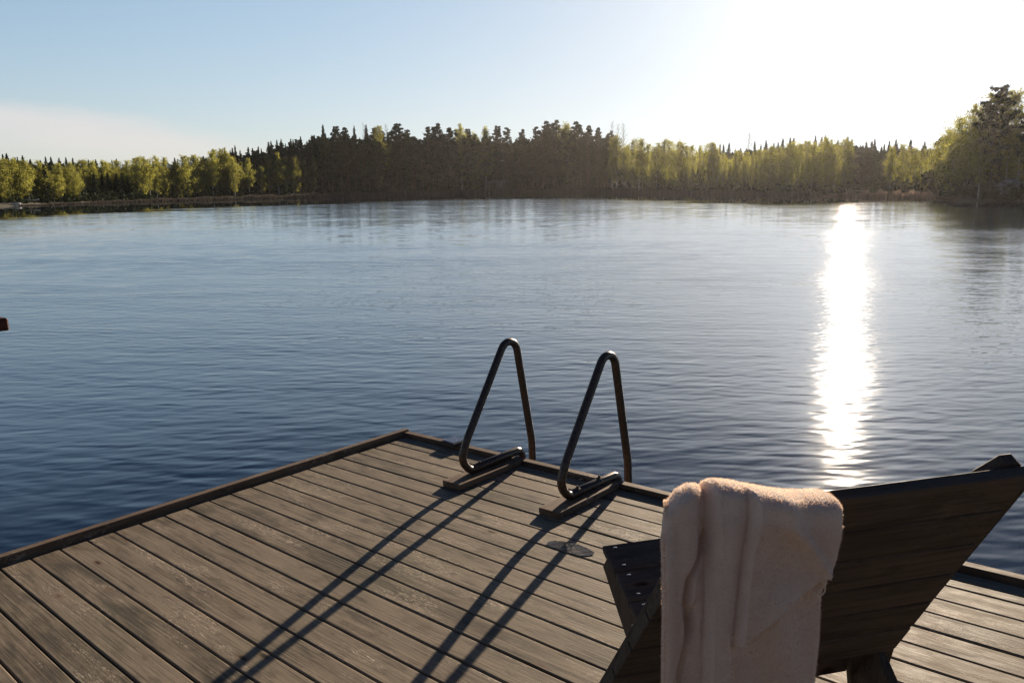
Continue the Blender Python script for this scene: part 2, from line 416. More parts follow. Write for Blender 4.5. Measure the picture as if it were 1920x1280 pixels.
# wind patches; glassy belt along the far shore (masked with the distance / shore distance stored on the mesh)
calm = q.n('ShaderNodeAttribute', attribute_name='lee').outputs['Fac']     # 0 open water .. 1 waterline
wv = q.vmath('MULTIPLY', pos, (.020, .075, 1)); wind = q.noise(wv, 1.0, 3, .5)
lee = q.ramp(q.math('ADD', calm, q.math('MULTIPLY', q.math('SUBTRACT', wind, .5), .30)), .47, .56, 1.0, .035)
streak = q.ramp(q.noise(q.vmath('MULTIPLY', pos, (.006, .09, 1)), 1.0, 2, .5), .60, .66, 0.0, .5)
amp = q.math('MAXIMUM', lee, q.math('MULTIPLY', streak, q.ramp(calm, .60, .80, 0, 1)))
patch = q.ramp(q.noise(q.vmath('MULTIPLY', pos, (.05, .16, 1)), 1.0, 3, .55), .35, .68, .75, 1.25)
rd = q.n('ShaderNodeVectorMath', operation='LENGTH'); q.set(rd.inputs[0], pos)
dist_amp = q.math('ADD', q.ramp(rd.outputs['Value'], 3, 14, .60, .72), q.ramp(rd.outputs['Value'], 14, 60, 0, -.19))
amp = q.math('MULTIPLY', q.math('MULTIPLY', amp, patch), dist_amp)
gx = q.math('MULTIPLY', q.math('DIVIDE', q.math('SUBTRACT', hA, hX), EPS/.8), amp)
gy = q.math('MULTIPLY', q.math('DIVIDE', q.math('SUBTRACT', hA, hY), EPS), amp)
lean = q.ramp(rd.outputs['Value'], 4, 30)
gy2 = q.math('ADD', q.math('MULTIPLY', q.math('MINIMUM', gy, 0.0), 1.2), q.math('MULTIPLY', q.math('MAXIMUM', gy, 0.0), .38))
gyy = q.math('ADD', q.math('MULTIPLY', gy, q.math('SUBTRACT', 1.0, lean)), q.math('MULTIPLY', gy2, lean))
gyy = q.math('SUBTRACT', gyy, q.math('MULTIPLY', q.math('MULTIPLY', lean, q.math('MINIMUM', amp, 1.0)), .052))
gust = q.math('SUBTRACT', q.noise(q.vmath('MULTIPLY', pos, (.85, .95, 1)), 1.0, 4, .66), .5)      # short wind-ruffles that still read far out
gust2 = q.math('SUBTRACT', q.noise(q.vmath('MULTIPLY', pos, (.20, .30, 1)), 1.0, 3, .62), .5)
far3 = q.ramp(rd.outputs['Value'], 30, 90)
gt = q.math('ADD', q.math('MULTIPLY', gust, .17), q.math('MULTIPLY', q.math('MULTIPLY', gust2, far3), .12))
gyy = q.math('SUBTRACT', gyy, q.math('MULTIPLY', q.math('MULTIPLY', gt, q.ramp(rd.outputs['Value'], 9, 30)), q.math('MINIMUM', amp, 1.0)))
nv = q.vmath('NORMALIZE', q.comb(gx, gyy, 1.0))
q.set(b.inputs['Normal'], nv)
b.inputs['Base Color'].default_value = rgb(.008, .020, .038); q.set(b.inputs['Roughness'], q.ramp(amp, 0, 1, .02, .055)); b.inputs['IOR'].default_value = 1.70
V = [(0, 0, 0)]; A = [0.0]; Fc = []
rr = [3, 8, 16, 30, 50, 75, 100, 130, 160, 200, 250, 300, 350, 420, 3600]
na2 = 720
for k, r in enumerate(rr):
    for i in range(na2):
        a = -math.pi+2*math.pi*i/na2
        V.append((math.sin(a)*r, math.cos(a)*r, 0)); tr_ = max(0., min(1., (a-px_az(1440))/(px_az(1760)-px_az(1440)))); A.append(min(1.2, r/shore(a))-.26*tr_*tr_*(3-2*tr_)*(1 if a < 1.2 else 0))
for i in range(na2):
    j = (i+1) % na2; Fc.append((0, 1+j, 1+i))
    for k in range(len(rr)-1): Fc.append((1+k*na2+i, 1+k*na2+j, 1+(k+1)*na2+j, 1+(k+1)*na2+i))
wat = mesh_obj('lake_water', V, Fc, m, attrs={'lee': A}); tag(wat, kind='structure')

# ------------------------------------------------------------------ dock frame
def rotz(a): return np.array([[math.cos(a), -math.sin(a), 0], [math.sin(a), math.cos(a), 0], [0, 0, 1.]])
MD = RW @ rot_cam(0.17220, -0.04516).T @ rotz(-.7336)      # dock axes: x along the boards, y towards open water, z up
HD = 1.525
OD = np.array([0, 0, HW]) - MD @ np.array([0, 0, HD])
def m4x4(R, o):
    M = Matrix.Identity(4)
    for i in range(3):
        for j in range(3): M[i][j] = float(R[i][j])
        M[i][3] = float(o[i])
    return M
DOCK = m4x4(MD, OD)
def dock_pt(u, n, z=0.0): return OD + MD @ np.array([u, n, z])

dock = empty('dock', DOCK); tag(dock, 'weathered grey-brown plank bathing dock with raised edge boards in the foreground', 'dock')
U0, U1, N0 = -4.030, 4.6, -3.6
WB, GAP = .12597, .0075
rnd = random.Random(7)
mb = MB()
edges = [(3.2858+GAP/2, 3.362), (3.2147+GAP/2, 3.2858-GAP/2)]
c = 3.2147
while c > N0:
    edges.append((c-WB+GAP/2, c-GAP/2)); c -= WB
for k, (a, bb) in enumerate(edges):
    dz = rnd.uniform(-.0012, .0012); j = rnd.uniform(-.004, .004)
    g0, g1 = a+rnd.uniform(-.0008, .0008), bb+rnd.uniform(-.0008, .0008)
    # grooved edge board with eased arrises, laid across the joists
    poly = [(g0, -.024), (g1, -.024), (g1, -.004+dz), (g1-.0015, -.0012+dz), (g1-.0045, dz), (g0+.0045, dz), (g0+.0015, -.0012+dz), (g0, -.004+dz)]
    nseg = 1
    V = []; F = []
    xs = np.linspace(U0+j, U1, 15); cup = rnd.uniform(-.0006, .0006)
    for xi, xx in enumerate(xs):
        wob = math.sin(xx*1.3+k)*.0006
        for (p, zq) in poly: V.append((xx, p+wob, zq))
    n = len(poly)
    for i in range(len(xs)-1):
        for p in range(n):
            r = (p+1) % n; F.append((i*n+p, i*n+r, (i+1)*n+r, (i+1)*n+p))
    F.append(tuple(range(n-1, -1, -1))); F.append(tuple((len(xs)-1)*n+i for i in range(n)))
    mb.add(V, F, float(k))
mb.build('decking', MT['deck'], dock, attr='board')
mb = MB(); mb.box(-4.0625, U1, 3.372, 3.420, -.17, .027, 1.0, .003); mb.build('edge_board', MT['edge_long'], dock, attr='board')
mb = MB(); mb.box(-4.112, -4.064, N0, 3.424, -.17, .037, 2.0, .003); mb.build('edge_board', MT['edge_side'], dock, attr='board')
mb = MB()
for uu in (-3.9, -2.6, -1.3, 0, 1.3, 2.6, 3.9): mb.box(uu-.024, uu+.024, N0, 3.36, -.17, -.026, 4.0+uu, .003)
mb.build('joists', MT['edge_side'], dock, attr='board')
mb = MB()
for uu in (-3.4, 0.2, 3.6):
    pl = [(uu+.28*math.cos(k*math.pi/8), -.36+.20*math.sin(k*math.pi/8)) for k in range(16)]
    mb.prism(pl, 1, N0+.3, 3.1, 0, .03)
mb.build('float', MT['box_plastic'], dock)
# ------------------------------------------------------------------ swim ladder
lad = empty('swim_ladder', DOCK @ Matrix.Translation((0, 0, 0)))
tag(lad, 'brown tubular swim ladder with two looped handrails bolted to short planks at dock edge', 'ladder')
def rail_path(u, dz=0, dn=0):
    pts = [(u, 3.46+dn, -1.15), (u, 3.462+dn, .062+dz), (u, 3.015, .0545+dz*0), (u, 2.952+dn, .13), (u, 3.005+dn, .235),
           (u, 3.428+dn, .845+dz), (u, 3.556+dn, .09), (u, 3.553+dn, -1.25)]
    return smooth_path(pts, [0, .05, .060, .11, .4, .074, .25, 0], 12)
RAILS = [(-3.080, -3.135, -2.995, 0), (-2.385, -2.446, -2.312, -.02)]
for (u, b0, b1, dz) in RAILS:
    mb = MB(); P = rail_path(u, dz)
    mb.tube(P, [.0245 if (3.04 < v[1] < 3.42 and v[2] < .09) else .0222 for v in P], 18); mb.build('handrail', MT['bronze'], lad, smooth=True)
    # plank under the rail, short and thick
    mb = MB(); mb.box(b0, b1, 2.852, 3.3635, .0015, .0345, 5+u, .004); mb.build('mounting_plank', MT['edge_side'], lad, attr='board')
    for nn in (3.095, 3.285):
        mb = MB()
        # pipe clip: strap over the tube with a bolt
        arc = [(u+.0215*math.cos(t), nn, .0535+.0215*math.sin(t)) for t in np.linspace(-.2, math.pi+.2, 12)]
        for (y0, y1) in ((nn-.009, nn+.009),):
            V = []; F = []
            for (x, yy, z) in arc:
                dx, dzz = x-u, z-.0535; l = math.hypot(dx, dzz)
                for k2 in (1.0, 1.10):
                    for yv in (y0, y1): V.append((u+dx*k2, yv, .0535+dzz*k2))
            for i in range(len(arc)-1):
                a = i*4; c2 = a+4
                F += [(a+2, a+3, c2+3, c2+2), (a, c2, c2+1, a+1), (a, a+2, c2+2, c2), (a+1, c2+1, c2+3, a+3)]
            mb.add(V, F)
        mb.tube([(u, nn, .074), (u, nn, .083)], [.0095, .0075], 8)
        mb.tube([(u, nn, .083), (u, nn, .088)], [.0055, .0045], 8)
        mb.build('pipe_clip', MT['bronze'], lad)
for zz in (-.35, -.62, -.89):
    mb = MB(); mb.box(-3.07, -2.39, 3.47, 3.545, zz-.014, zz+.014, 9+zz, .003); mb.build('step', MT['edge_long'], lad, attr='board')

# ------------------------------------------------------------------ solar light on the edge board
sb = empty('solar_light', DOCK @ Matrix.Translation((-3.60, 3.402, .024)) @ Matrix.Rotation(math.radians(-6), 4, 'Z'))
tag(sb, 'small dark square solar light on the edge board left of the ladder', 'light')
mb = MB(); mb.box(-.064, .064, -.062, .058, 0, .020, 0, .004); mb.build('housing', MT['box_plastic'], sb)
mb = MB(); mb.box(-.052, .052, -.050, .046, .0203, .0225, 0, .001); mb.build('solar_panel', MT['solar'], sb)
mb = MB(); mb.tube([(.02, 0, .0225), (.02, 0, .0245)], .004, 10); mb.build('lamp', MT['screw'], sb)

# ------------------------------------------------------------------ puddle on the planks
def px_on_dock(px, py, z=0.0):
    d = MD.T @ ray(px, py); C = np.array([0, 0, HD]); return C + d*(z-HD)/d[2]
lob = [[(1017, 1020), (1022, 1014), (1036, 1012), (1052, 1013), (1066, 1015), (1088, 1020), (1108, 1029), (1122, 1037), (1119, 1043), (1100, 1045), (1078, 1043), (1058, 1036), (1040, 1031), (1025, 1026)]]
poly = [px_on_dock(1068+(p[0]-1068)*.86, 1028+(p[1]-1028)*.86)[:2] for p in lob[0]]
def inside(x, y, P):
    r = False; n = len(P)
    for i in range(n):
        x1, y1 = P[i]; x2, y2 = P[(i+1) % n]
        if (y1 > y) != (y2 > y) and x < (x2-x1)*(y-y1)/(y2-y1)+x1: r = not r
    return r
xs = [p[0] for p in poly]; ys = [p[1] for p in poly]; st = .004
idx = {}; V = []; F = []
def vid(i, j):
    if (i, j) not in idx:
        idx[(i, j)] = len(V); V.append((min(xs)+i*st, min(ys)+j*st, .0030+.0004*math.sin(i*.5)*math.sin(j*.4)))
    return idx[(i, j)]
def in_gap(y): return any(abs(y-(3.2147-k*WB)) < GAP/2+.002 for k in range(20))
for i in range(int((max(xs)-min(xs))/st)+1):
    for j in range(int((max(ys)-min(ys))/st)+1):
        cx, cy = min(xs)+(i+.5)*st, min(ys)+(j+.5)*st
        if inside(cx, cy, poly) and not in_gap(cy): F.append((vid(i, j), vid(i+1, j), vid(i+1, j+1), vid(i, j+1)))
m, t, b = new_mat('thin_water'); b.inputs['Base Color'].default_value = rgb(.05, .045, .04); b.inputs['Roughness'].default_value = .22; b.inputs['IOR'].default_value = 1.333
pd = mesh_obj('puddle', V, F, m, smooth=True); pd.matrix_world = DOCK
tag(pd, 'small wet puddle on the planks between the ladder and the chair', 'puddle')

# ------------------------------------------------------------------ plank chair
CG, CBE = .935, .562
cx, cy = np.array([math.cos(CG), math.sin(CG), 0]), np.array([-math.sin(CG), math.cos(CG), 0])
RC = MD @ np.stack([cx, cy, np.array([0, 0, 1.])], 1)
CHAIR = m4x4(RC, dock_pt(-.925, 1.979, 0))
ch = empty('lounge_chair', CHAIR); tag(ch, 'black-stained slatted plank chair seen from behind, towel hung over its back', 'chair')
def CB(X, s, off):        # back-panel frame -> chair frame
    return (X, -s*math.sin(CBE)+off*math.cos(CBE), s*math.cos(CBE)+off*math.sin(CBE))
STOP = 1.083; PP = .124
mb = MB()
def XL(s): return -.392-.155*(1.083-s)
def XR(s): return .330-.010*(1.083-s)
def plate(mb, quad, o0, o1, conv, a=0., ch_=.004):
    """thick chamfered plate from a 2-D outline (in plane coords) between offsets o0 and o1"""
    n = len(quad); c0 = (sum(p[0] for p in quad)/n, sum(p[1] for p in quad)/n)
    def ring(off, sh):
        out = []
        for p in quad:
            dx, dy = p[0]-c0[0], p[1]-c0[1]
            out.append(conv(p[0]-math.copysign(min(sh, abs(dx)*.4), dx), p[1]-math.copysign(min(sh, abs(dy)*.4), dy), off))
        return out
    R = [ring(o0, ch_), ring(o0+ch_, 0), ring(o1-ch_, 0), ring(o1, ch_)]
    V = [v for r in R for v in r]; F = []
    for k in range(3):
        for i in range(n):
            j = (i+1) % n; F.append((k*n+i, k*n+j, (k+1)*n+j, (k+1)*n+i))
    F.append(tuple(range(n-1, -1, -1))); F.append(tuple(3*n+i for i in range(n)))
    mb.add(V, F, a)
for k in range(6):
    s1 = STOP-k*PP; s0 = s1-PP+.006
    plate(mb, [(XL(s0), s0), (XR(s0)-.013, s0), (XR(s0), s0+.011), (XR(s1), s1-.006), (XR(s1)-.007, s1), (XL(s1), s1)], 0, .027, CB, float(k), .0022)
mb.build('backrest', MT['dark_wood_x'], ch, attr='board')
def stile(xo0, xo1, xi0, xi1, s0, s1, a):
    # flat stile on the front face of the backrest, its top end clipped at both corners
    q4 = [(xo0, s0), (xi0, s0), (xi1, s1-.05), (xi1+(xo1-xi1)*.38, s1), (xi1+(xo1-xi1)*.62, s1), (xo1, s1-.05)]
    if q4[0][0] > q4[1][0]: q4 = q4[::-1]
    mb = MB(); plate(mb, q4, .0285, .0555, CB, a, .004); return mb
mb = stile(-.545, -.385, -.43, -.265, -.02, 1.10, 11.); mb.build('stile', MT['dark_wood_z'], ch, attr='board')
mb = MB(); plate(mb, [(.36, -.02), (.455, -.02), (.365, .30), (.392, 1.020), (.306, 1.094), (.278, 1.094), (.236, 1.050), (.245, .24)], .0285, .0555, CB, 12., .004)
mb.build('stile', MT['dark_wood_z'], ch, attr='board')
# seat: four slats sloping back, plus side boards
SG = .318; YF, ZF = .416, .42
def CS(X, tt, off): return (X, YF-tt*math.cos(SG)+off*math.sin(SG), ZF-tt*math.sin(SG)+off*math.cos(SG))
mb = MB()
for k in range(4):
    t0 = k*PP; t1 = t0+PP-.008
    plate(mb, [(-.299+.012*t0, t0), (.30, t0), (.30, t1), (-.299+.012*t1, t1)], -.027, 0, CS, 20.+k, .005)
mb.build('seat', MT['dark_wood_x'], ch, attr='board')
for s_ in (-1, 1):
    mb = MB(); x0, x1 = sorted((s_*.262, s_*.29))
    mb.prism([(.408, .375), (.445, .335), (.22, .19), (-.04, .175), (-.06, .25)][::-1], 0, x0, x1, 30.+s_, .004)
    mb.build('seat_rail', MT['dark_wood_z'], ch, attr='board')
    mb = MB(); x0, x1 = sorted((s_*.294, s_*.322))
    mb.prism([(.12, .300), (.02, .375), (-.07, .345), (-.16, .262), (-.235, .19), (-.43, -.002), (-.30, -.002), (-.07, .13), (.0, .17)], 0, x0, x1, 33.+s_, .004)
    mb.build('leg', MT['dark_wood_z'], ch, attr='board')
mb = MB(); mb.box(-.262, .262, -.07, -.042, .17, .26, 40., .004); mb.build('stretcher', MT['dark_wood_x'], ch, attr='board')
for (tt, XX) in ((.02, -.262), (.10, -.262), (.144, -.262), (.224, -.262), (.268, -.262)):
    mb = MB(); V = []
    p = CS(XX+tt*.02, tt, .0005); q2 = CS(XX+tt*.02, tt, .0028)
    mb.tube([p, q2], [.0062, .0050], 12)
    mb.build('screw', MT['screw'], ch)

# ------------------------------------------------------------------ towel
TOP = [(-.512, .962), (-.497, .972), (-.478, .990), (-.452, 1.001), (-.432, .997), (-.421, .988), (-.416, .992), (-.410, 1.002), (-.398, 1.007), (-.378, 1.005), (-.325, .993), (-.237, .970), (-.19, .964), (-.17, .962), (-.158, .956), (-.148, .944)]
XLp = [(.10, -.512), (.616, -.510), (.704, -.510), (.822, -.509), (.884, -.507), (.93, -.497), (.975, -.488)]
XRp = [(.10, -.202), (.40, -.198), (.572, -.188), (.65, -.181), (.75, -.177), (.805, -.172), (.843, -.170), (.869, -.165), (.895, -.163), (.95, -.166)]
ip = lambda x, T: float(np.interp(x, [a for a, _ in T], [b for _, b in T]))
FL = [(.10, -.436), (.602, -.432), (.691, -.430), (.766, -.425), (.851, -.418), (.945, -.412), (1.0, -.414)]
FR = [(.10, -.386), (.593, -.379), (.704, -.376), (.811, -.362), (.895, -.349), (.936, -.341), (1.0, -.33)]
CR = [(.10, -.47), (.60, -.455), (.74, -.461), (.772, -.464), (.819, -.457), (.859, -.434), (.903, -.413), (1.0, -.42)]
CR2 = [(.10, -.498), (.612, -.487), (.697, -.470), (.771, -.454), (1.0, -.43)]
HEM = [(-.385, .682), (-.30, .736), (-.244, .772), (-.20, .800), (-.183, .818), (-.170, .838), (-.148, .89), (-.13, .93)]
def sstep(x, a, b):
    t = max(0., min(1., (x-a)/(b-a))); return t*t*(3-2*t)
def fold_off(X, z):
    """how far the hanging cloth bulges towards the viewer"""
    o = 0.0
    fl, fr = ip(z, FL), ip(z, FR)
    fade = 1-.55*sstep(z, .90, 1.0)
    # the rolled strip
    o += .036*fade*sstep(X, fl-.004, fl+.007)*(1-.55*sstep(X, fr-.020, fr+.012))
    mid = (fl+fr)/2
    o += .010*math.exp(-((X-mid)/.020)**2)*fade
    # flap over the under layer (right of the roll)
    if X > fr-.02:
        hz = float(np.interp(X, [a for a, _ in HEM], [b for _, b in HEM]))
        d = z-hz
        o += .040*sstep(d, -.003, .003)*sstep(X, fr-.012, fr+.004)
        # ridge running to the corner with the loop, hollow beside it
        rz = np.interp(X, [-.32, -.291, -.246, -.217, -.2, -.17], [.96, .929, .881, .839, .807, .76])
        o += .015*math.exp(-((z-rz)/.020)**2)*sstep(X, -.32, -.27)
        o -= .020*math.exp(-(((X+.28)/.05)**2+((z-.83)/.07)**2))
        o += .004*math.sin((X+.2)*60+z*9)*sstep(d, -.01, -.03)
    # left part: two soft pleats and the dark crease
    if X < fl+.01:
        cr = ip(z, CR); c2 = ip(z, CR2)
        dpt = sstep(z, .93, .84)*1.0 if z > .84 else 1.0
        dpt = (1-sstep(z, .84, .94))
        o -= .032*dpt*math.exp(-((X-cr)/.009)**2)*(sstep(z, .66, .75))
        o += .012*(1-sstep(X, c2-.004, c2+.010))*(1-.5*sstep(z, .8, .95))
        o -= .008*math.exp(-((X-c2-.008)/.008)**2)*(1-sstep(z, .74, .80))
        o += .006*math.sin((X+.5)*90+z*4)
    # soft overall waviness
    o += .004*math.sin(X*31+z*5)+.003*math.sin(z*17+X*11)
    return o
TY = -.607; R0 = .030
NA, ZB = 170, .16
zs_back = list(np.linspace(ZB, .90, 150))
rows = []
# back side rows, then the roll over the top, then the front side
for zz in zs_back:
    row = []
    for i in range(NA+1):
        a = i/NA
        xl, xr = ip(zz, XLp), ip(zz, XRp); X = xl+(xr-xl)*a
        e = min(a, 1-a)/.06; edge = .016*(1-math.sqrt(max(0, 1-(1-min(1, e))**2)))
        tz = ip(X, TOP)
        z2 = ZB+(zz-ZB)*((tz-.062-ZB)/(.90-ZB))
        row.append((X, TY-fold_off(X, z2)+edge*1.6, z2))
    rows.append(row)
nroll = 26
base = rows[-1]
for k in range(1, nroll+1):
    th = math.pi*k/nroll
    row = []
    for i in range(NA+1):
        X, Y, z2 = base[i]; tz = ip(X, TOP); hgt_ = tz-z2
        Yf = -.515; rad = (Yf-Y)/2
        Xr = X+(ip(min(1., z2+hgt_*math.sin(th)*.9), XLp)-X)*0
        yy = Y+rad*(1-math.cos(th)); s_ = math.sin(th)**.45
        row.append((X+.045*(1-i/NA)**3*(k/nroll), yy, z2+hgt_*s_-.034*(k/nroll)))
    rows.append(row)
last = rows[-1]
for zz in np.linspace(0, 1, 50)[1:]:
    row = []
    for i in range(NA+1):
        X, Y, z2 = last[i]
        z3 = z2-zz*.30
        row.append((X+.075*(1-i/NA)*min(1, zz*1.6), Y+.004*math.sin(X*60+zz*3)+zz*.02, z3))
    rows.append(row)
rows = np.array(rows); nR = rows.shape[0]
du = np.gradient(rows, axis=1); dv = np.gradient(rows, axis=0)
nrmv = np.cross(du, dv); nrmv /= (np.linalg.norm(nrmv, axis=2, keepdims=True)+1e-12)
if nrmv[60, 80, 1] > 0: nrmv = -nrmv      # outward = towards the viewer on the back side
rg = np.random.default_rng(12)
nrows = rows + nrmv*(rg.normal(0, .0003, rows.shape[:2])[..., None])
inner = rows - nrmv*.007
def grid_faces(nr, nc, off=0, flip=False):
    F = []
    for i in range(nr-1):
        for j in range(nc-1):
            f = (off+i*nc+j, off+i*nc+j+1, off+(i+1)*nc+j+1, off+(i+1)*nc+j); F.append(f[::-1] if flip else f)
    return F
nC = NA+1
V = list(nrows.reshape(-1, 3))+list(inner.reshape(-1, 3)); n1 = nR*nC
F = grid_faces(nR, nC)+grid_faces(nR, nC, n1, True)
for j in range(nC-1):
    F.append((j, n1+j, n1+j+1, j+1)); k = (nR-1)*nC; F.append((k+j, k+j+1, n1+k+j+1, n1+k+j))
for i in range(nR-1):
    F.append((i*nC, (i+1)*nC, n1+(i+1)*nC, n1+i*nC)); F.append((i*nC+nC-1, n1+i*nC+nC-1, n1+(i+1)*nC+nC-1, (i+1)*nC+nC-1))
m, t, b = new_mat('terry_cloth'); q = NB(t)
co = q.n('ShaderNodeTexCoord').outputs['Object']
nz = q.noise(co, 420, 3, .7); nb2 = q.noise(co, 14, 4, .6)
colr = q.mix(q.ramp(nb2, .3, .7), rgb(.88, .67, .53), rgb(.95, .76, .61))
colr = q.mix(q.math('MULTIPLY', q.ramp(nz, .55, .35), .35), colr, rgb(.70, .51, .40))
q.set(b.inputs['Base Color'], colr); b.inputs['Roughness'].default_value = .95; b.inputs['Specular IOR Level'].default_value = .1
b.inputs['Sheen Weight'].default_value = .7; b.inputs['Sheen Roughness'].default_value = .5
bm = q.n('ShaderNodeBump'); bm.inputs['Strength'].default_value = .8; bm.inputs['Distance'].default_value = .0025
q.set(bm.inputs['Height'], q.math('ADD', nz, q.math('MULTIPLY', q.noise(co, 160, 2, .6), .8))); q.set(b.inputs['Normal'], bm.outputs[0])
tow = empty('towel', CHAIR); tag(tow, 'pale pink-beige terry towel folded and draped over the left of the chair back', 'towel')
mesh_obj('cloth', V, F, m, tow, smooth=True)
# loop pile: short fibres standing off the cloth
m2, t2, b2 = new_mat('terry_pile'); q = NB(t2)
b2.inputs['Base Color'].default_value = rgb(.82, .61, .46); b2.inputs['Roughness'].default_value = .9
tr = q.n('ShaderNodeBsdfTranslucent'); tr.inputs['Color'].default_value = rgb(.86, .65, .50)
mx = q.n('ShaderNodeMixShader'); mx.inputs[0].default_value = .6
t2.links.new(b2.outputs[0], mx.inputs[1]); t2.links.new(tr.outputs[0], mx.inputs[2]); t2.links.new(mx.outputs[0], t2.nodes['Material Output'].inputs['Surface'])
NF = 90000
ii = rg.integers(0, nR-2, NF); jj = rg.integers(0, NA, NF)
edge_pick = rg.random(NF) < .12
jj = np.where(edge_pick, rg.choice([0, 1, NA-1], NF), jj)
fi, fj = rg.random(NF), rg.random(NF)
P0 = rows[ii, jj]*(1-fi[:, None])*(1-fj[:, None])+rows[ii+1, jj]*fi[:, None]*(1-fj[:, None])+rows[ii, jj+1]*(1-fi[:, None])*fj[:, None]+rows[ii+1, jj+1]*fi[:, None]*fj[:, None]
Nn = nrmv[ii, jj].copy()
side = np.where(jj <= 1, -1., np.where(jj >= NA-1, 1., 0.))
Nn[:, 0] += side*1.3
dirs = Nn+rg.normal(0, .45, (NF, 3)); dirs /= np.linalg.norm(dirs, axis=1, keepdims=True)
ln_ = rg.uniform(.0022, .0052, NF)[:, None]
tv = np.cross(dirs, rg.normal(0, 1, (NF, 3))); tv /= np.linalg.norm(tv, axis=1, keepdims=True)
Vf = np.empty((NF*3, 3)); Vf[0::3] = P0-tv*.00035; Vf[1::3] = P0+tv*.00035; Vf[2::3] = P0+dirs*ln_
me = bpy.data.meshes.new('pile'); me.vertices.add(NF*3); me.vertices.foreach_set('co', Vf.astype(np.float32).ravel())
me.loops.add(NF*3); me.loops.foreach_set('vertex_index', np.arange(NF*3, dtype=np.int32))
me.polygons.add(NF); me.polygons.foreach_set('loop_start', np.arange(0, NF*3, 3, dtype=np.int32)); me.update(calc_edges=True)
me.materials.append(m2)
po = bpy.data.objects.new('pile', me); COL.objects.link(po); po.parent = tow; po['kind'] = 'stuff'
# hanging loop at the corner of the flap
lp = [(-.203, .800), (-.219, .786), (-.214, .770), (-.200, .756), (-.188, .751), (-.180, .758), (-.180, .770), (-.190, .786), (-.199, .800)]
pts = [(a, TY-fold_off(a, bz-.02)-.010, bz) for a, bz in lp]
mb = MB(); mb.tube(smooth_path([(a-.007, b_, c_) for a, b_, c_ in pts], .012, 4), .0016, 8); mb.build('hanging_loop', m, tow, smooth=True)

# ------------------------------------------------------------------ end of a handrail at the left edge of the dock
hr = empty('dock_railing', DOCK); tag(hr, 'dark red wooden handrail end poking in at the left side of the frame', 'railing')
dd = MD.T @ ray(5, 607); tpos = np.array([0, 0, HD])+dd*(-4.06)/dd[0]
ux, nx, zx = tpos
mb = MB(); mb.box(ux-.045, ux+.045, -3.0, nx+.012, zx-.028, zx+.028, 50., .006); mb.build('handrail', MT['red_wood'], hr, attr='board')
for nn in (nx-.45, nx-1.9, -2.8):
    mb = MB(); mb.box(ux-.045, ux+.045, nn-.045, nn+.045, .034, zx-.029, 51.+nn, .005); mb.build('post', MT['red_wood'], hr, attr='board')

# ------------------------------------------------------------------ trees
def stick(V, F, p0, p1, r0, r1, n=5):
    p0, p1 = np.array(p0, float), np.array(p1, float); t = p1-p0; t /= (np.linalg.norm(t)+1e-9)
    a = np.array([0, 0, 1.]) if abs(t[2]) < .9 else np.array([1., 0, 0]); x = np.cross(t, a); x /= np.linalg.norm(x); y = np.cross(t, x)
    b0 = len(V)
    for (p, r) in ((p0, r0), (p1, r1)):
        for k in range(n):
            an = 2*math.pi*k/n; V.append(p+(x*math.cos(an)+y*math.sin(an))*r)
    for k in range(n):
        j = (k+1) % n; F.append((b0+k, b0+j, b0+n+j, b0+n+k))
def leaves_mesh(name, C, size, tint, R, mat, elong=1.0, droop=0.0):
    """C: centres (n,3); random quads"""
    n = len(C); C = np.asarray(C)
    a = R.normal(0, 1, (n, 3)); a /= np.linalg.norm(a, axis=1, keepdims=True)
    if droop: a[:, 2] = a[:, 2]-droop; a /= np.linalg.norm(a, axis=1, keepdims=True)
    b_ = np.cross(a, R.normal(0, 1, (n, 3))); b_ /= np.linalg.norm(b_, axis=1, keepdims=True)
    s = (size*R.uniform(.6, 1.4, n))[:, None] if np.isscalar(size) else (size*R.uniform(.7, 1.3, n))[:, None]
    a = a*s*elong; b_ = b_*s
    Vv = np.empty((n*4, 3)); Vv[0::4] = C-a; Vv[1::4] = C-b_*.8; Vv[2::4] = C+a; Vv[3::4] = C+b_*.8
    me = bpy.data.meshes.new(name); me.vertices.add(n*4); me.vertices.foreach_set('co', Vv.astype(np.float32).ravel())
    me.loops.add(n*4); me.loops.foreach_set('vertex_index', np.arange(n*4, dtype=np.int32))
    me.polygons.add(n); me.polygons.foreach_set('loop_start', np.arange(0, n*4, 4, dtype=np.int32)); me.update(calc_edges=True)
    at = me.attributes.new('clump', 'FLOAT', 'POINT'); at.data.foreach_set('value', np.repeat(np.asarray(tint, dtype=np.float32), 4))
    me.materials.append(mat); return me
def mesh_from(name, V, F, mat):
    me = bpy.data.meshes.new(name); me.from_pydata([tuple(map(float, v)) for v in V], [], F); me.update()
    me.polygons.foreach_set('use_smooth', [True]*len(me.polygons)); me.materials.append(mat); return me
def trunk_pts(R, H, lean=.02, n=7):
    p = [np.zeros(3)]; d = R.normal(0, lean, 2)
    for k in range(1, n+1):
        d = d+R.normal(0, lean*.6, 2); p.append(np.array([d[0]*H*k/n*.5, d[1]*H*k/n*.5, H*k/n]))
    return p
def on_trunk(P, t): 
    k = t*(len(P)-1); i = min(int(k), len(P)-2); return P[i]*(1-(k-i))+P[i+1]*(k-i)

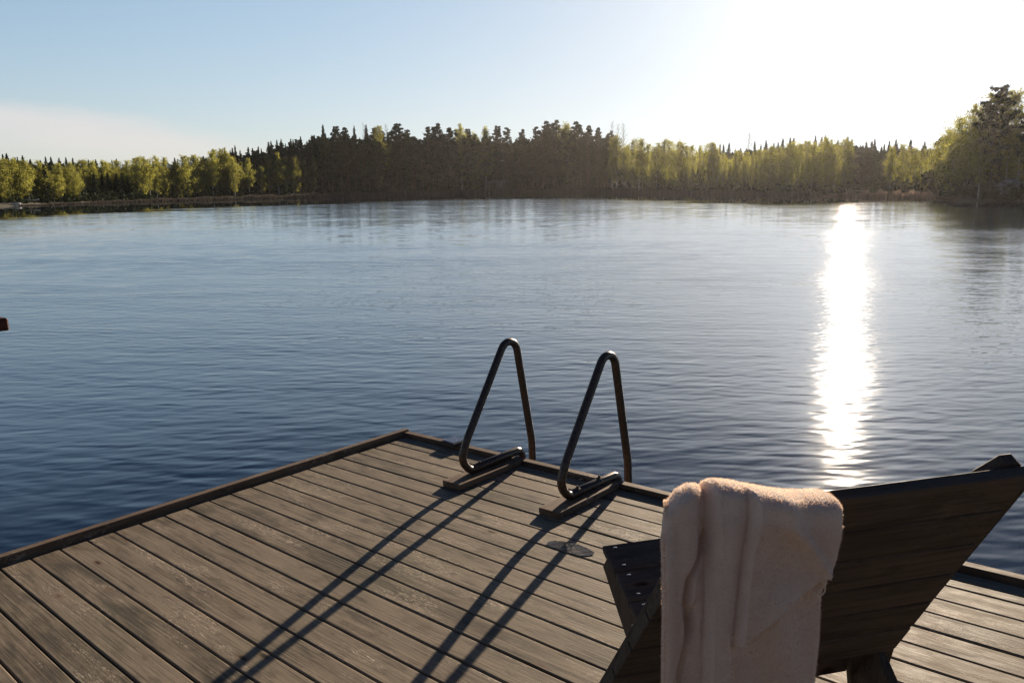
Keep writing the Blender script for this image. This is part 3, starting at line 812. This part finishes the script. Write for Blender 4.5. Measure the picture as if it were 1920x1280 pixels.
def make_spruce(seed, H=20., slim=1.0):
    R = np.random.default_rng(seed); TP = trunk_pts(R, H, .008); V = []; F = []
    for i in range(len(TP)-1): stick(V, F, TP[i], TP[i+1], .20*(1-i/len(TP))+.015, .20*(1-(i+1)/len(TP))+.012, 8)
    C = []; T = []; SZ = []; z = H*.06
    while z < H*.985:
        t = z/H; rmax = H*.175*slim*(1-t)**.85*R.uniform(.68, 1.15)+.05
        if t < .22: rmax *= .5+2.2*t
        nb = int(R.integers(5, 8)); a0 = R.uniform(0, 6.28); c0 = on_trunk(TP, t)
        for k in range(nb):
            an = a0+k*6.28/nb+R.normal(0, .25); L = rmax*R.uniform(.6, 1.15)
            droop = .28 if t < .7 else -.15
            e = c0+np.array([math.cos(an)*L, math.sin(an)*L, -droop*L+R.normal(0, .1)])
            if L > .7: stick(V, F, c0, e, .025+.012*L, .008, 3)
            nl = max(3, int(L*4.2)); tt = R.random()
            for j in range(nl):
                f = (j+R.random())/nl; f = f**.8
                w_ = .05+.12*min(1, L)+.22*L*(1-f)*f*2
                C.append(c0+(e-c0)*f+np.array([R.normal(0, w_*.5), R.normal(0, w_*.5), R.normal(-.10, .14)])); T.append(tt); SZ.append(.12+.17*min(1, L))
        z += R.uniform(.20, .40)*(1.0 if t < .8 else .7)
    for k in range(12): C.append(TP[-1]+np.array([R.normal(0, .05), R.normal(0, .05), -k*.09])); T.append(.5); SZ.append(.11)
    return mesh_from('trunk', V, F, MT['dark_bark']), leaves_mesh('crown', C, np.array(SZ), T, R, MT['spruce_leaf'], 1.25, .2)

def make_pine(seed, H=20., low=.3, wide=1.0, oval=False):
    R = np.random.default_rng(seed); TP = trunk_pts(R, H, .015); V = []; F = []
    for i in range(len(TP)-1): stick(V, F, TP[i], TP[i+1], .22*(1-.85*i/len(TP)), .22*(1-.85*(i+1)/len(TP)), 8)
    C = []; T = []; nbr = int(R.integers(52, 64))
    for k in range(nbr):
        t = low+(1-low)*((k+R.random())/nbr)**.85; t = min(t, .985); c0 = on_trunk(TP, t); u = (t-low)/(1-low)
        L = H*.165*wide*((1-u)**.62*min(1, .45+u*2.2) if not oval else math.sin(math.pi*min(1, .14+.83*u))**.6)*R.uniform(.5, 1.2)+.12; an = k*2.4+R.normal(0, .5)
        e = c0+np.array([math.cos(an)*L, math.sin(an)*L, L*R.uniform(.0, .45)]); stick(V, F, c0, e, .05+.01*L, .012, 4)
        for cc_ in range(int(2+L*1.5)):
            f = .4+.6*R.random(); s = R.uniform(.32, .62); cpos = c0+(e-c0)*f+R.normal(0, .28, 3)*np.array([1, 1, .5])*(.4+.6*(1-u)); s *= .62+.5*(1-u); tt = R.random()
            n = int(80*max(s, .2)/.4)
            d = R.normal(0, 1, (n, 3)); d /= np.linalg.norm(d, axis=1, keepdims=True)
            C.extend(cpos+d*s*np.array([1, 1, .75])*np.abs(R.normal(0, .62, (n, 1)))); T.extend([tt]*n)
    for k in range(5):   # dead lower stubs
        t = R.uniform(.08, low); c0 = on_trunk(TP, t); an = R.uniform(0, 6.28); L = R.uniform(.5, 1.5)
        stick(V, F, c0, c0+np.array([math.cos(an)*L, math.sin(an)*L, -.1]), .03, .01, 3)
    return mesh_from('trunk', V, F, MT['pine_bark']), leaves_mesh('crown', C, .145, T, R, MT['pine_leaf'], 1.3)

def make_birch(seed, H=16., low=.18, wide=1.0, dens=1.0):
    R = np.random.default_rng(seed); TP = trunk_pts(R, H, .02); V = []; F = []
    for i in range(len(TP)-1): stick(V, F, TP[i], TP[i+1], .13*(1-.9*i/len(TP)), .13*(1-.9*(i+1)/len(TP)), 8)
    asym = R.uniform(.6, 1.3, 6); C = []; T = []; nbr = int(50*dens)
    for k in range(nbr):
        t = low+(1-low)*((k+R.random())/nbr); t = min(t, .99); c0 = on_trunk(TP, t); u = (t-low)/(1-low)
        prof = (math.sin(math.pi*min(1, (.10+.80*u)))**.8) if u < .5 else max(.10, (1-u)*1.9)**.55
        L = H*.155*wide*prof*R.uniform(.45, 1.35)+.15; an = k*2.4+R.normal(0, .6)
        rise = R.uniform(.4, 1.1); L *= asym[int(an/6.2832*3+u*3) % 6]
        e = c0+np.array([math.cos(an)*L, math.sin(an)*L, L*rise]); e[2] = min(e[2], H*1.02); stick(V, F, c0, e, .015+.01*L, .006, 3)
        tt = R.random(); nl = int((26+46*L)*dens)
        f = R.random(nl)**.6
        pts_ = c0+(e-c0)*f[:, None]
        hang = R.random(nl)*.9*(.4+L*.35)
        pts_ = pts_+R.normal(0, 1, (nl, 3))*np.array([.26, .26, .22])*(.5+.5*L); pts_[:, 2] -= hang
        C.extend(pts_); T.extend(list(np.clip(tt+R.normal(0, .15, nl), 0, 1)))
    return mesh_from('trunk', V, F, MT['birch_bark']), leaves_mesh('crown', C, .125, T, R, MT['birch_leaf'], 1.1)

def make_bare(seed, H=18.):
    R = np.random.default_rng(seed); TP = trunk_pts(R, H, .02); V = []; F = []; V2 = []; F2 = []
    for i in range(len(TP)-1): stick(V, F, TP[i], TP[i+1], .12*(1-.93*i/len(TP)), .12*(1-.93*(i+1)/len(TP)), 7)
    for k in range(46):
        t = .3+.68*(k/46); c0 = on_trunk(TP, t); an = k*2.4; L = H*.17*(1.1-t)*R.uniform(.6, 1.3)+.4
        e = c0+np.array([math.cos(an)*L*.55, math.sin(an)*L*.55, L*.95]); stick(V2, F2, c0, e, .03, .01, 3)
        for j in range(7):
            f = R.uniform(.3, 1); p = c0+(e-c0)*f; d = np.array([R.normal(0, .4), R.normal(0, .4), R.uniform(.1, .8)])
            stick(V2, F2, p, p+d*L*.35, .014, .006, 3)
    return mesh_from('trunk', V, F, MT['birch_bark']), mesh_from('crown', V2, F2, MT['twig'])

PINE_OVAL = make_pine(15, 20, .30, 1.0, True)
PROTO = {'spruce_tree': [make_spruce(s, 20, sl) for s, sl in ((1, 1.), (2, .8), (3, 1.15), (4, .9))],
         'pine_tree': [make_pine(s, 20, lo, wd) for s, lo, wd in ((11, .22, 1), (12, .34, 1.1), (13, .15, .85), (14, .28, .95))]+[PINE_OVAL, make_pine(16, 20, .4, .8, True)],
         'birch_tree': [make_birch(s, 16, lo, wd) for s, lo, wd in ((21, .12, 1), (22, .2, .85), (23, .15, 1.2), (24, .25, .75), (25, .05, 1.1))],
         'bare_tree': [make_bare(s) for s in (31, 32, 33)]}
PH = {'spruce_tree': 20., 'pine_tree': 20., 'birch_tree': 16., 'bare_tree': 18.}
TR = random.Random(99)
def tree(kind, px, D, ytop, label, group, var=None, width=1.0):
    """a tree standing D metres away in column px whose tip reaches row ytop"""
    p = at_dist(px, D); dsh = D-shore_px(px)
    gz = float(np.interp(dsh, rad_off, hts))-.15
    top = at_dist(px, D, ytop)[2]
    Hh = max(3., top-gz); sc = Hh/PH[kind]
    k = var if var is not None else TR.randrange(len(PROTO[kind]))
    tm, cm = PROTO[kind][k]
    root = bpy.data.objects.new(kind, None); COL.objects.link(root); root.empty_display_size = .5
    root.location = (p[0], p[1], gz); root.rotation_euler = (0, 0, TR.uniform(0, 6.28))
    ws = width*TR.uniform(.85, 1.3); root.scale = (sc*ws, sc*ws, sc)
    tag(root, label, {'spruce_tree': 'spruce', 'pine_tree': 'pine', 'birch_tree': 'birch', 'bare_tree': 'bare tree'}[kind], group)
    a = bpy.data.objects.new('trunk', tm); b_ = bpy.data.objects.new('crown', cm)
    for o_ in (a, b_): COL.objects.link(o_); o_.parent = root
    return root

SKY = [(-160, 285), (0, 284), (40, 291), (100, 293), (150, 297), (240, 298), (265, 292), (300, 298), (340, 296), (400, 286), (430, 276), (460, 270), (500, 268), (540, 259), (580, 256), (612, 242), (650, 243), (700, 240), (750, 240), (800, 243), (860, 243), (910, 245), (960, 248), (1000, 240), (1040, 235), (1080, 236), (1130, 246), (1150, 254), (1180, 264), (1240, 266), (1300, 270), (1350, 272), (1400, 268), (1450, 264), (1500, 257), (1540, 254), (1580, 255), (1620, 264), (1700, 264), (1740, 268), (1770, 258), (1800, 230), (1840, 190), (1900, 215), (1920, 205), (2100, 190)]
def skyline(x): return float(np.interp(x, [a for a, _ in SKY], [b for _, b in SKY]))
def row(kind, x0, x1, step, dD, rise, label, group, jit=8, width=1.0, dj=4):
    x = x0
    while x <= x1:
        xx = x+TR.uniform(-.35, .35)*step
        tree(kind, xx, shore_px(xx)+dD+TR.uniform(0, dj), skyline(xx)+rise+(TR.random()**1.5*1.6-.5)*jit, label, group, width=width)
        x += step*TR.uniform(.85, 1.2)

# hand-placed crowns that make the skyline (photo column, tip row)
for px, y, v in ((612, 233, 0), (668, 236, 1), (690, 234, 3)): tree('spruce_tree', px, shore_px(px)+18, y, 'tall dark spruce with a pointed tip at the left end of the tall central wood', 'tall spruces of the central wood', v)
for px, y in ((634, 238), (652, 240), (708, 240), (722, 246), (748, 233), (765, 244), (802, 238), (822, 232), (845, 240), (862, 243), (880, 243), (933, 237), (950, 239), (980, 243), (1007, 238), (1026, 228), (1041, 226), (1060, 236), (1082, 229), (1103, 236), (1120, 240), (1143, 246)):
    tree('pine_tree', px, shore_px(px)+TR.uniform(12, 20), y, 'tall dark pine rising on the skyline of the central wood', 'tall pines of the central wood')
for px, y in ((713, 237), (866, 233), (912, 239), (890, 250), (1065, 233)): tree('birch_tree', px, shore_px(px)+8, y, 'yellow-green birch standing among the tall dark pines of the central wood', 'birches in the central wood', width=.8)
for px, y in ((688, 232), (730, 233), (1147, 228), (1158, 233), (1168, 232)): tree('bare_tree', px, shore_px(px)+16, y, 'bare thin-twigged tree poking above the central wood skyline', 'bare trees above the central wood')
tree('bare_tree', 1400, shore_px(1400)+35, 249, 'wide bare tree above the birches right of the central wood', None, 1, 1.5)
# central wood body
row('pine_tree', 600, 1150, 13, 6, 14, 'dark pine with bare lower trunk in the front row of the central wood', 'front pines of the central wood', 12)
row('spruce_tree', 590, 1150, 12, 24, 12, 'dark spruce filling the middle of the central wood', 'inner spruces of the central wood', 10, 1.15)
row('spruce_tree', 596, 1140, 17, 12, 40, 'shorter dark spruce at the foot of the central wood', 'low spruces of the central wood', 14, 1.3)
# left of the central wood
row('spruce_tree', 440, 600, 9, 12, 3, 'dark spruce on the slope of the skyline left of the central wood', 'spruces left of the central wood', 9)
row('pine_tree', 470, 600, 16, 6, 10, 'dark pine left of the central wood', 'pines left of the central wood', 10)
row('birch_tree', 440, 600, 16, 3, 28, 'green birch in front of dark spruces left of the central wood', 'birches left of the central wood', 14, .9)
row('birch_tree', 262, 440, 9, 4, 3, 'yellow-green birch along the left part of the far shore', 'birches on the left far shore', 13, 1.1)
row('spruce_tree', 285, 440, 14, 16, 1, 'dark spruce poking between birches on the left far shore', 'spruces on the left far shore', 6)
row('birch_tree', 148, 262, 10, 14, 6, 'rounded birch behind the dark shaded bank on the left', 'birches behind the dark left bank', 6, 1.2)
row('spruce_tree', 146, 262, 14, 6, 28, 'low dark spruce on the shaded left bank', 'low spruces on the left bank', 8, 1.5)
row('birch_tree', -40, 144, 9, 3, 16, 'bright yellow-green birch at the far left waterside', 'birches at the far left waterside', 14, 1.1)
row('spruce_tree', 10, 235, 12, 40, 2, 'distant dark conifer above the birches at far left', 'distant conifers at far left', 5, 1.2)
tree('pine_tree', 88, shore_px(88)+2, 308, 'single brownish conifer among yellow birches at far left', None, 2, .8)
tree('birch_tree', 440, shore_px(440)+1, 296, 'white-trunked birch leaning at the water left of the central wood', None, 1, .8)
# right of the central wood
row('birch_tree', 1150, 1340, 9, 5, 3, 'yellow birch in the strip just right of the central wood', 'birches right of the central wood', 13, .95)
row('birch_tree', 1345, 1600, 11, 4, 14, 'tall narrow golden birch in the row right of centre', 'golden birches right of centre', 15, 1.0)
row('spruce_tree', 1310, 1745, 9, 26, 3, 'small dark spruce tip showing above the golden birches', 'spruces above the golden birches', 13)
row('spruce_tree', 1590, 1660, 11, 9, 14, 'dark spruce in the gap between golden birch groups', 'spruces in the birch gap', 8, 1.3)
for px, y, wv_ in ((1668, 276, 1.1), (1690, 272, 1.2), (1712, 278, 1.0), (1733, 280, 1.0)): tree('birch_tree', px, shore_px(px)+4, y, 'full golden birch left of the big right-hand trees', 'golden birches beside the big right-hand trees', width=wv_)
# big right-hand trees
tree('birch_tree', 1762, shore_px(1762)+3, 256, 'broad golden birch at the left edge of the right-hand clump, above the reeds', None, 2, 1.35)
tree('bare_tree', 1768, shore_px(1768)+6, 238, 'bare-tipped tree at left edge of the right-hand clump', None, 0, .9)
tree('birch_tree', 1785, shore_px(1785)+3, 262, 'golden birch in front of the tall pine, reaching the water', None, 0, 1.5)
tree('birch_tree', 1812, shore_px(1812)+8, 198, 'tall loose birch just left of the tall pine', None, 1, .8)
tree('pine_tree', 1856, shore_px(1858)+4, 163, 'tallest pine rising over the trees on the right', None, 4, 1.0)
tree('birch_tree', 1884, shore_px(1884)+8, 172, 'tall loose birch just behind and right of the tallest pine', None, 3, 1.1)
tree('birch_tree', 1835, shore_px(1835)+3, 245, 'lower green birch at the foot of the tallest pine', None, 3, 1.5)
tree('pine_tree', 1925, shore_px(1925)+6, 188, 'tall pine cut by the right edge of the picture', None, 1, 1.0)
tree('birch_tree', 1908, shore_px(1908)+5, 236, 'green birch by the right edge beside the hut', None, 2, 1.4)
tree('spruce_tree', 1870, shore_px(1870)+9, 255, 'dark spruce under the tallest pine', None, 2, 1.3)
tree('spruce_tree', 1840, shore_px(1840)+12, 260, 'dark spruce behind the low birch on the right', None, 0, 1.3)
tree('spruce_tree', 1800, shore_px(1800)+14, 270, 'dark spruce between the golden birches on the right', None, 1, 1.3)

tree('birch_tree', 1776, shore_px(1776)+7, 244, 'loose birch between the clump edge and the tall pine, middle height', None, 4, 1.0)
tree('birch_tree', 1797, shore_px(1797)+9, 222, 'birch one step left of the tall loose birch by the tallest pine', None, 2, .9)
tree('birch_tree', 1830, shore_px(1830)+9, 205, 'slim birch crown touching the left side of the tallest pine', None, 3, .9)
tree('birch_tree', 1868, shore_px(1868)+9, 176, 'airy birch crown right behind the tallest pine', None, 0, 1.5)
tree('pine_tree', 1846, shore_px(1846)+9, 178, 'second pine close behind the tallest pine', None, 4, .9)

# dense wood behind, one mass nobody could count
C = []; T = []; R = np.random.default_rng(5)
for x in np.arange(-120, 2150, 2.6):
    D0 = shore_px(x)+R.uniform(34, 60) if x < 1780 else shore_px(x)+R.uniform(18, 34)
    yt = skyline(x)+16+R.uniform(0, 14) if x < 1760 else 262+R.uniform(-8, 12)
    p = at_dist(x, D0); top = at_dist(x, D0, yt)[2]; n = int(90)
    zz = R.random(n)**.9*(top-2)+2; w_ = (1-(zz/top))*2.2+.5
    C.extend(np.stack([p[0]+R.normal(0, 1, n)*w_, p[1]+R.normal(0, 1, n)*w_, zz], 1)); T.extend(list(np.full(n, R.random())))
me = leaves_mesh('background_forest', C, .62, T, R, MT['spruce_leaf'], 1.2, .2)
bf = bpy.data.objects.new('background_forest', me); COL.objects.link(bf); tag(bf, 'dense dark wood filling the shore behind the front trees', 'forest', kind='stuff')
# undergrowth along the bank
C = []; T = []
for x in np.arange(-100, 1990, 1.0):
    D0 = shore_px(x)+R.uniform(3, 12); p = at_dist(x, D0); hgt_ = R.uniform(.8, 2.6); n = 26
    C.extend(np.stack([p[0]+R.normal(0, .7, n), p[1]+R.normal(0, .7, n), .2+R.random(n)*hgt_], 1)); T.extend(list(np.full(n, R.random())))
me = leaves_mesh('undergrowth', C, .24, T, R, MT['pine_leaf'], 1.0)
me.materials[0] = MT['spruce_leaf']; ug = bpy.data.objects.new('undergrowth', me); COL.objects.link(ug); tag(ug, 'low dark bushes along the far bank', 'bushes', kind='stuff')

# reeds along the waterline
RH = lambda x: float(np.interp(x, [60, 200, 400, 640, 960, 1150, 1400, 1560, 1800], [.25, .6, 1.0, 1.5, 2.1, 1.6, 1.1, .55, .55])*(.8+.2*math.sin(x*.11)*math.sin(x*.043+1)))
MT['reed_sunlit'] = leaf_mat('sunlit_dry_reed', (.30, .22, .16), (.60, .42, .30), .6, .2)  # sunlit copy of the reed, the sun's glow put into a lighter colour
def reeds(name, x0, x1, dstep, h0, h1, depth, label, R, mt='reed'):
    V = []; F = []; T = []
    x = x0
    while x < x1:
        D = shore_px(x); D1 = D-R.uniform(-1, depth); p = at_dist(x+R.uniform(-.2, .2), D1); h = R.uniform(h0, h1)*(RH(x) if mt == 'reed' else .8*min(1, (x-x0)/45, (x1-x)/14)*(.8+.25*math.sin(x*.21)+.15*math.sin(x*.53))*R.uniform(.75, 1.25)+.10)
        a = R.uniform(0, math.pi); wv2 = R.uniform(.03, .06); dx, dy = math.cos(a)*wv2, math.sin(a)*wv2; lx, ly = R.normal(0, .12, 2)
        b0 = len(V); V += [(p[0]-dx, p[1]-dy, -.05), (p[0]+dx, p[1]+dy, -.05), (p[0]+lx+dx*.4, p[1]+ly+dy*.4, h), (p[0]+lx-dx*.4, p[1]+ly-dy*.4, h)]
        F.append((b0, b0+1, b0+2, b0+3)); T += [R.random()]*4; x += dstep
    o = mesh_obj(name, V, F, MT[mt], attrs={'clump': T}); tag(o, label, 'reeds', kind='stuff')
reeds('reeds', 30, 1620, .035, .7, 1.1, 7, 'belt of dry brown reeds along the far waterline', R)
reeds('reeds', 1545, 1756, .012, .7, 1.1, 9, 'sunlit dry reeds in the small bay left of the right-hand trees', R, 'reed_sunlit')

# ------------------------------------------------------------------ cabins, boats, stones on the far shore
def place(name, px, D, z, face=0.0, sc=1.0):
    p = at_dist(px, D); a = math.atan2(p[0], p[1])
    o = empty(name, Matrix.Translation((p[0], p[1], z)) @ Matrix.Rotation(-a+face, 4, 'Z') @ Matrix.Scale(sc, 4)); return o
cb = place('cabin', 930, 341, 2.2, .15); tag(cb, 'small dark cabin with white porch posts and roof edge in the central wood', 'cabin')
mb = MB(); mb.box(-3.4, 3.4, 0, 4.5, 0, 2.5, 0, .03); mb.build('wall', MT['brown_wall'], cb)
mb = MB(); mb.prism([(-4.2, 2.45), (4.2, 2.45), (4.2, 2.6), (.4, 3.75), (-.4, 3.75), (-4.2, 2.6)], 1, -1.8, 5.0, 0, .03); mb.build('roof', MT['roof'], cb)
mb = MB(); mb.box(-4.2, 4.2, -1.86, -1.81, 2.42, 2.62, 0, .01); mb.build('fascia_board', MT['white_wall'], cb)
for xx in (-3.2, 1.2, 2.3, 3.4):
    mb = MB(); mb.box(xx-.09, xx+.09, -1.7, -1.52, 0, 2.42, 0, .01); mb.build('porch_post', MT['white_wall'], cb)
for xx in (-1.9, .3):
    mb = MB(); mb.box(xx-.6, xx+.6, -.06, -.01, .9, 2.0, 0, .01); f_ = mb.build('window', MT['white_wall'], cb)
    mb = MB(); mb.box(xx-.5, xx+.5, -.08, -.065, 1.0, 1.9, 0, .004); mb.build('pane', MT['glass'], f_)
mb = MB(); mb.box(1.5, 2.1, -.06, -.01, .05, 2.05, 0, .01); mb.build('door', MT['grey_wall'], cb)
hut = place('boat_hut', 1894, shore_px(1894)+3.5, .75, -.2); tag(hut, 'small grey hut with a low pitched roof under the trees at far right', 'hut')
mb = MB(); mb.box(-1.2, 1.2, 0, 2.0, 0, 1.05, 0, .02); mb.build('wall', MT['grey_wall'], hut)
mb = MB(); mb.prism([(-1.6, 1.02), (1.6, 1.02), (.45, 1.75), (-.45, 1.75)], 1, -.3, 2.3, 0, .03); mb.build('roof', MT['grey_wall'], hut)
for xx in (-.55, .35):
    mb = MB(); mb.box(xx-.25, xx+.25, -.04, -.01, .45, .9, 0, .008); mb.build('window', MT['glass'], hut)
def rowboat(px, D, z, face, sc, label, mat, ln=4.2):
    b0 = place('rowing_boat', px, D, z, face, sc); tag(b0, label, 'boat')
    prof = []; n = 14; V = []; F = []
    for i in range(n+1):
        u = i/n*2-1; hw = .72*(1-abs(u)**2.6)**.6+.02; sheer = .46+.28*u*u; keel = .05+.25*abs(u)**3
        for (yy, zz) in ((-hw, sheer), (-hw*.82, keel+.15), (-hw*.2, keel), (hw*.2, keel), (hw*.82, keel+.15), (hw, sheer), (hw*.9, sheer), (hw*.7, keel+.2), (-hw*.7, keel+.2), (-hw*.9, sheer)): V.append((u*ln/2, yy, zz))
    k = 10
    for i in range(n):
        for j in range(k): F.append((i*k+j, (i+1)*k+j, (i+1)*k+(j+1) % k, i*k+(j+1) % k))
    F.append(tuple(range(k))); F.append(tuple(n*k+j for j in range(k))[::-1])
    mesh_obj('hull', V, F, mat, b0, smooth=False)
    for u in (-.45, .1, .55):
        mb = MB(); mb.box(u*ln/2-.12, u*ln/2+.12, -.55, .55, .36, .40, 0, .005); mb.build('thwart', MT['brown_wall'], b0)
    return b0
rowboat(1094, shore_px(1094)+1.0, .25, .35, 1.15, 'pale rowing boat pulled up in the reeds right of the cabin', MT['boat'])
rowboat(18, shore_px(18)-.5, .05, .1, .65, 'pale rowing boat moored at the far left edge of the picture', MT['boat'])
rowboat(57, shore_px(57)+2.0, .75, -.2, .55, 'small white dinghy lying on the bank at far left', MT['boat'])
rowboat(1790, shore_px(1790)-1.0, -.02, .12, 1.05, 'dark low rowing boat by the point under the golden birches', MT['brown_wall'])
def stone(px, D, z, s, label, seed):
    R = np.random.default_rng(seed); bm_ = bmesh.new(); bmesh.ops.create_icosphere(bm_, subdivisions=3, radius=1)
    ks = R.normal(0, 1, (5, 3))
    for v in bm_.verts:
        f = 1+sum(.10*math.sin(v.co.dot(Vector(k))*2.2+i) for i, k in enumerate(ks)); v.co = Vector((v.co.x*f*1.3, v.co.y*f, v.co.z*f*.6))*s
    me = bpy.data.meshes.new('stone'); bm_.to_mesh(me); bm_.free(); me.materials.append(MT['rock']); o = bpy.data.objects.new('stone', me); COL.objects.link(o)
    p = at_dist(px, D); o.location = (p[0], p[1], z); tag(o, label, 'stone')
stone(29, shore_px(29)+.3, .25, .55, 'pale boulder at the water just right of the moored boat, far left', 2)
stone(1770, shore_px(1770)-1, .05, .5, 'low dark boulder at the tip of the point on the right', 3)

# unseen wood beside and behind the jetty, added to cut the sky fill
C = []; T = []; R = np.random.default_rng(8)
for a in np.arange(100, 262, .9):
    az_ = math.radians(a if a <= 180 else a-360)
    for k in range(3):
        D0 = shore(az_)+R.uniform(8, 30); h_ = R.uniform(6, 10); n = 110
        zz = R.random(n)**.8*h_+.5; w_ = (1-zz/(h_+1))*2.4+.6
        C.extend(np.stack([math.sin(az_)*D0+R.normal(0, 1, n)*w_, math.cos(az_)*D0+R.normal(0, 1, n)*w_, zz], 1)); T.extend([R.random()]*n)
me = leaves_mesh('unseen_shore_forest', C, .55, T, R, MT['pine_leaf'], 1.2, .2)
nf = bpy.data.objects.new('unseen_shore_forest', me); COL.objects.link(nf); tag(nf, 'unseen wood on the near shore, added to dim the sky light', 'forest', kind='stuff')

# ------------------------------------------------------------------ sunlit air
mb = MB(); mb.box(-420, 420, -120, 440, -2.2, 36, 0, .01)
m, t, b = new_mat('haze_air'); t.nodes.remove(b)
pv = t.nodes.new('ShaderNodeVolumePrincipled'); pv.inputs['Color'].default_value = rgb(.96, .93, .93); pv.inputs['Density'].default_value = .00007; pv.inputs['Anisotropy'].default_value = .74
t.links.new(pv.outputs[0], t.nodes['Material Output'].inputs['Volume'])
hz = mb.build('haze', m); tag(hz, kind='stuff')
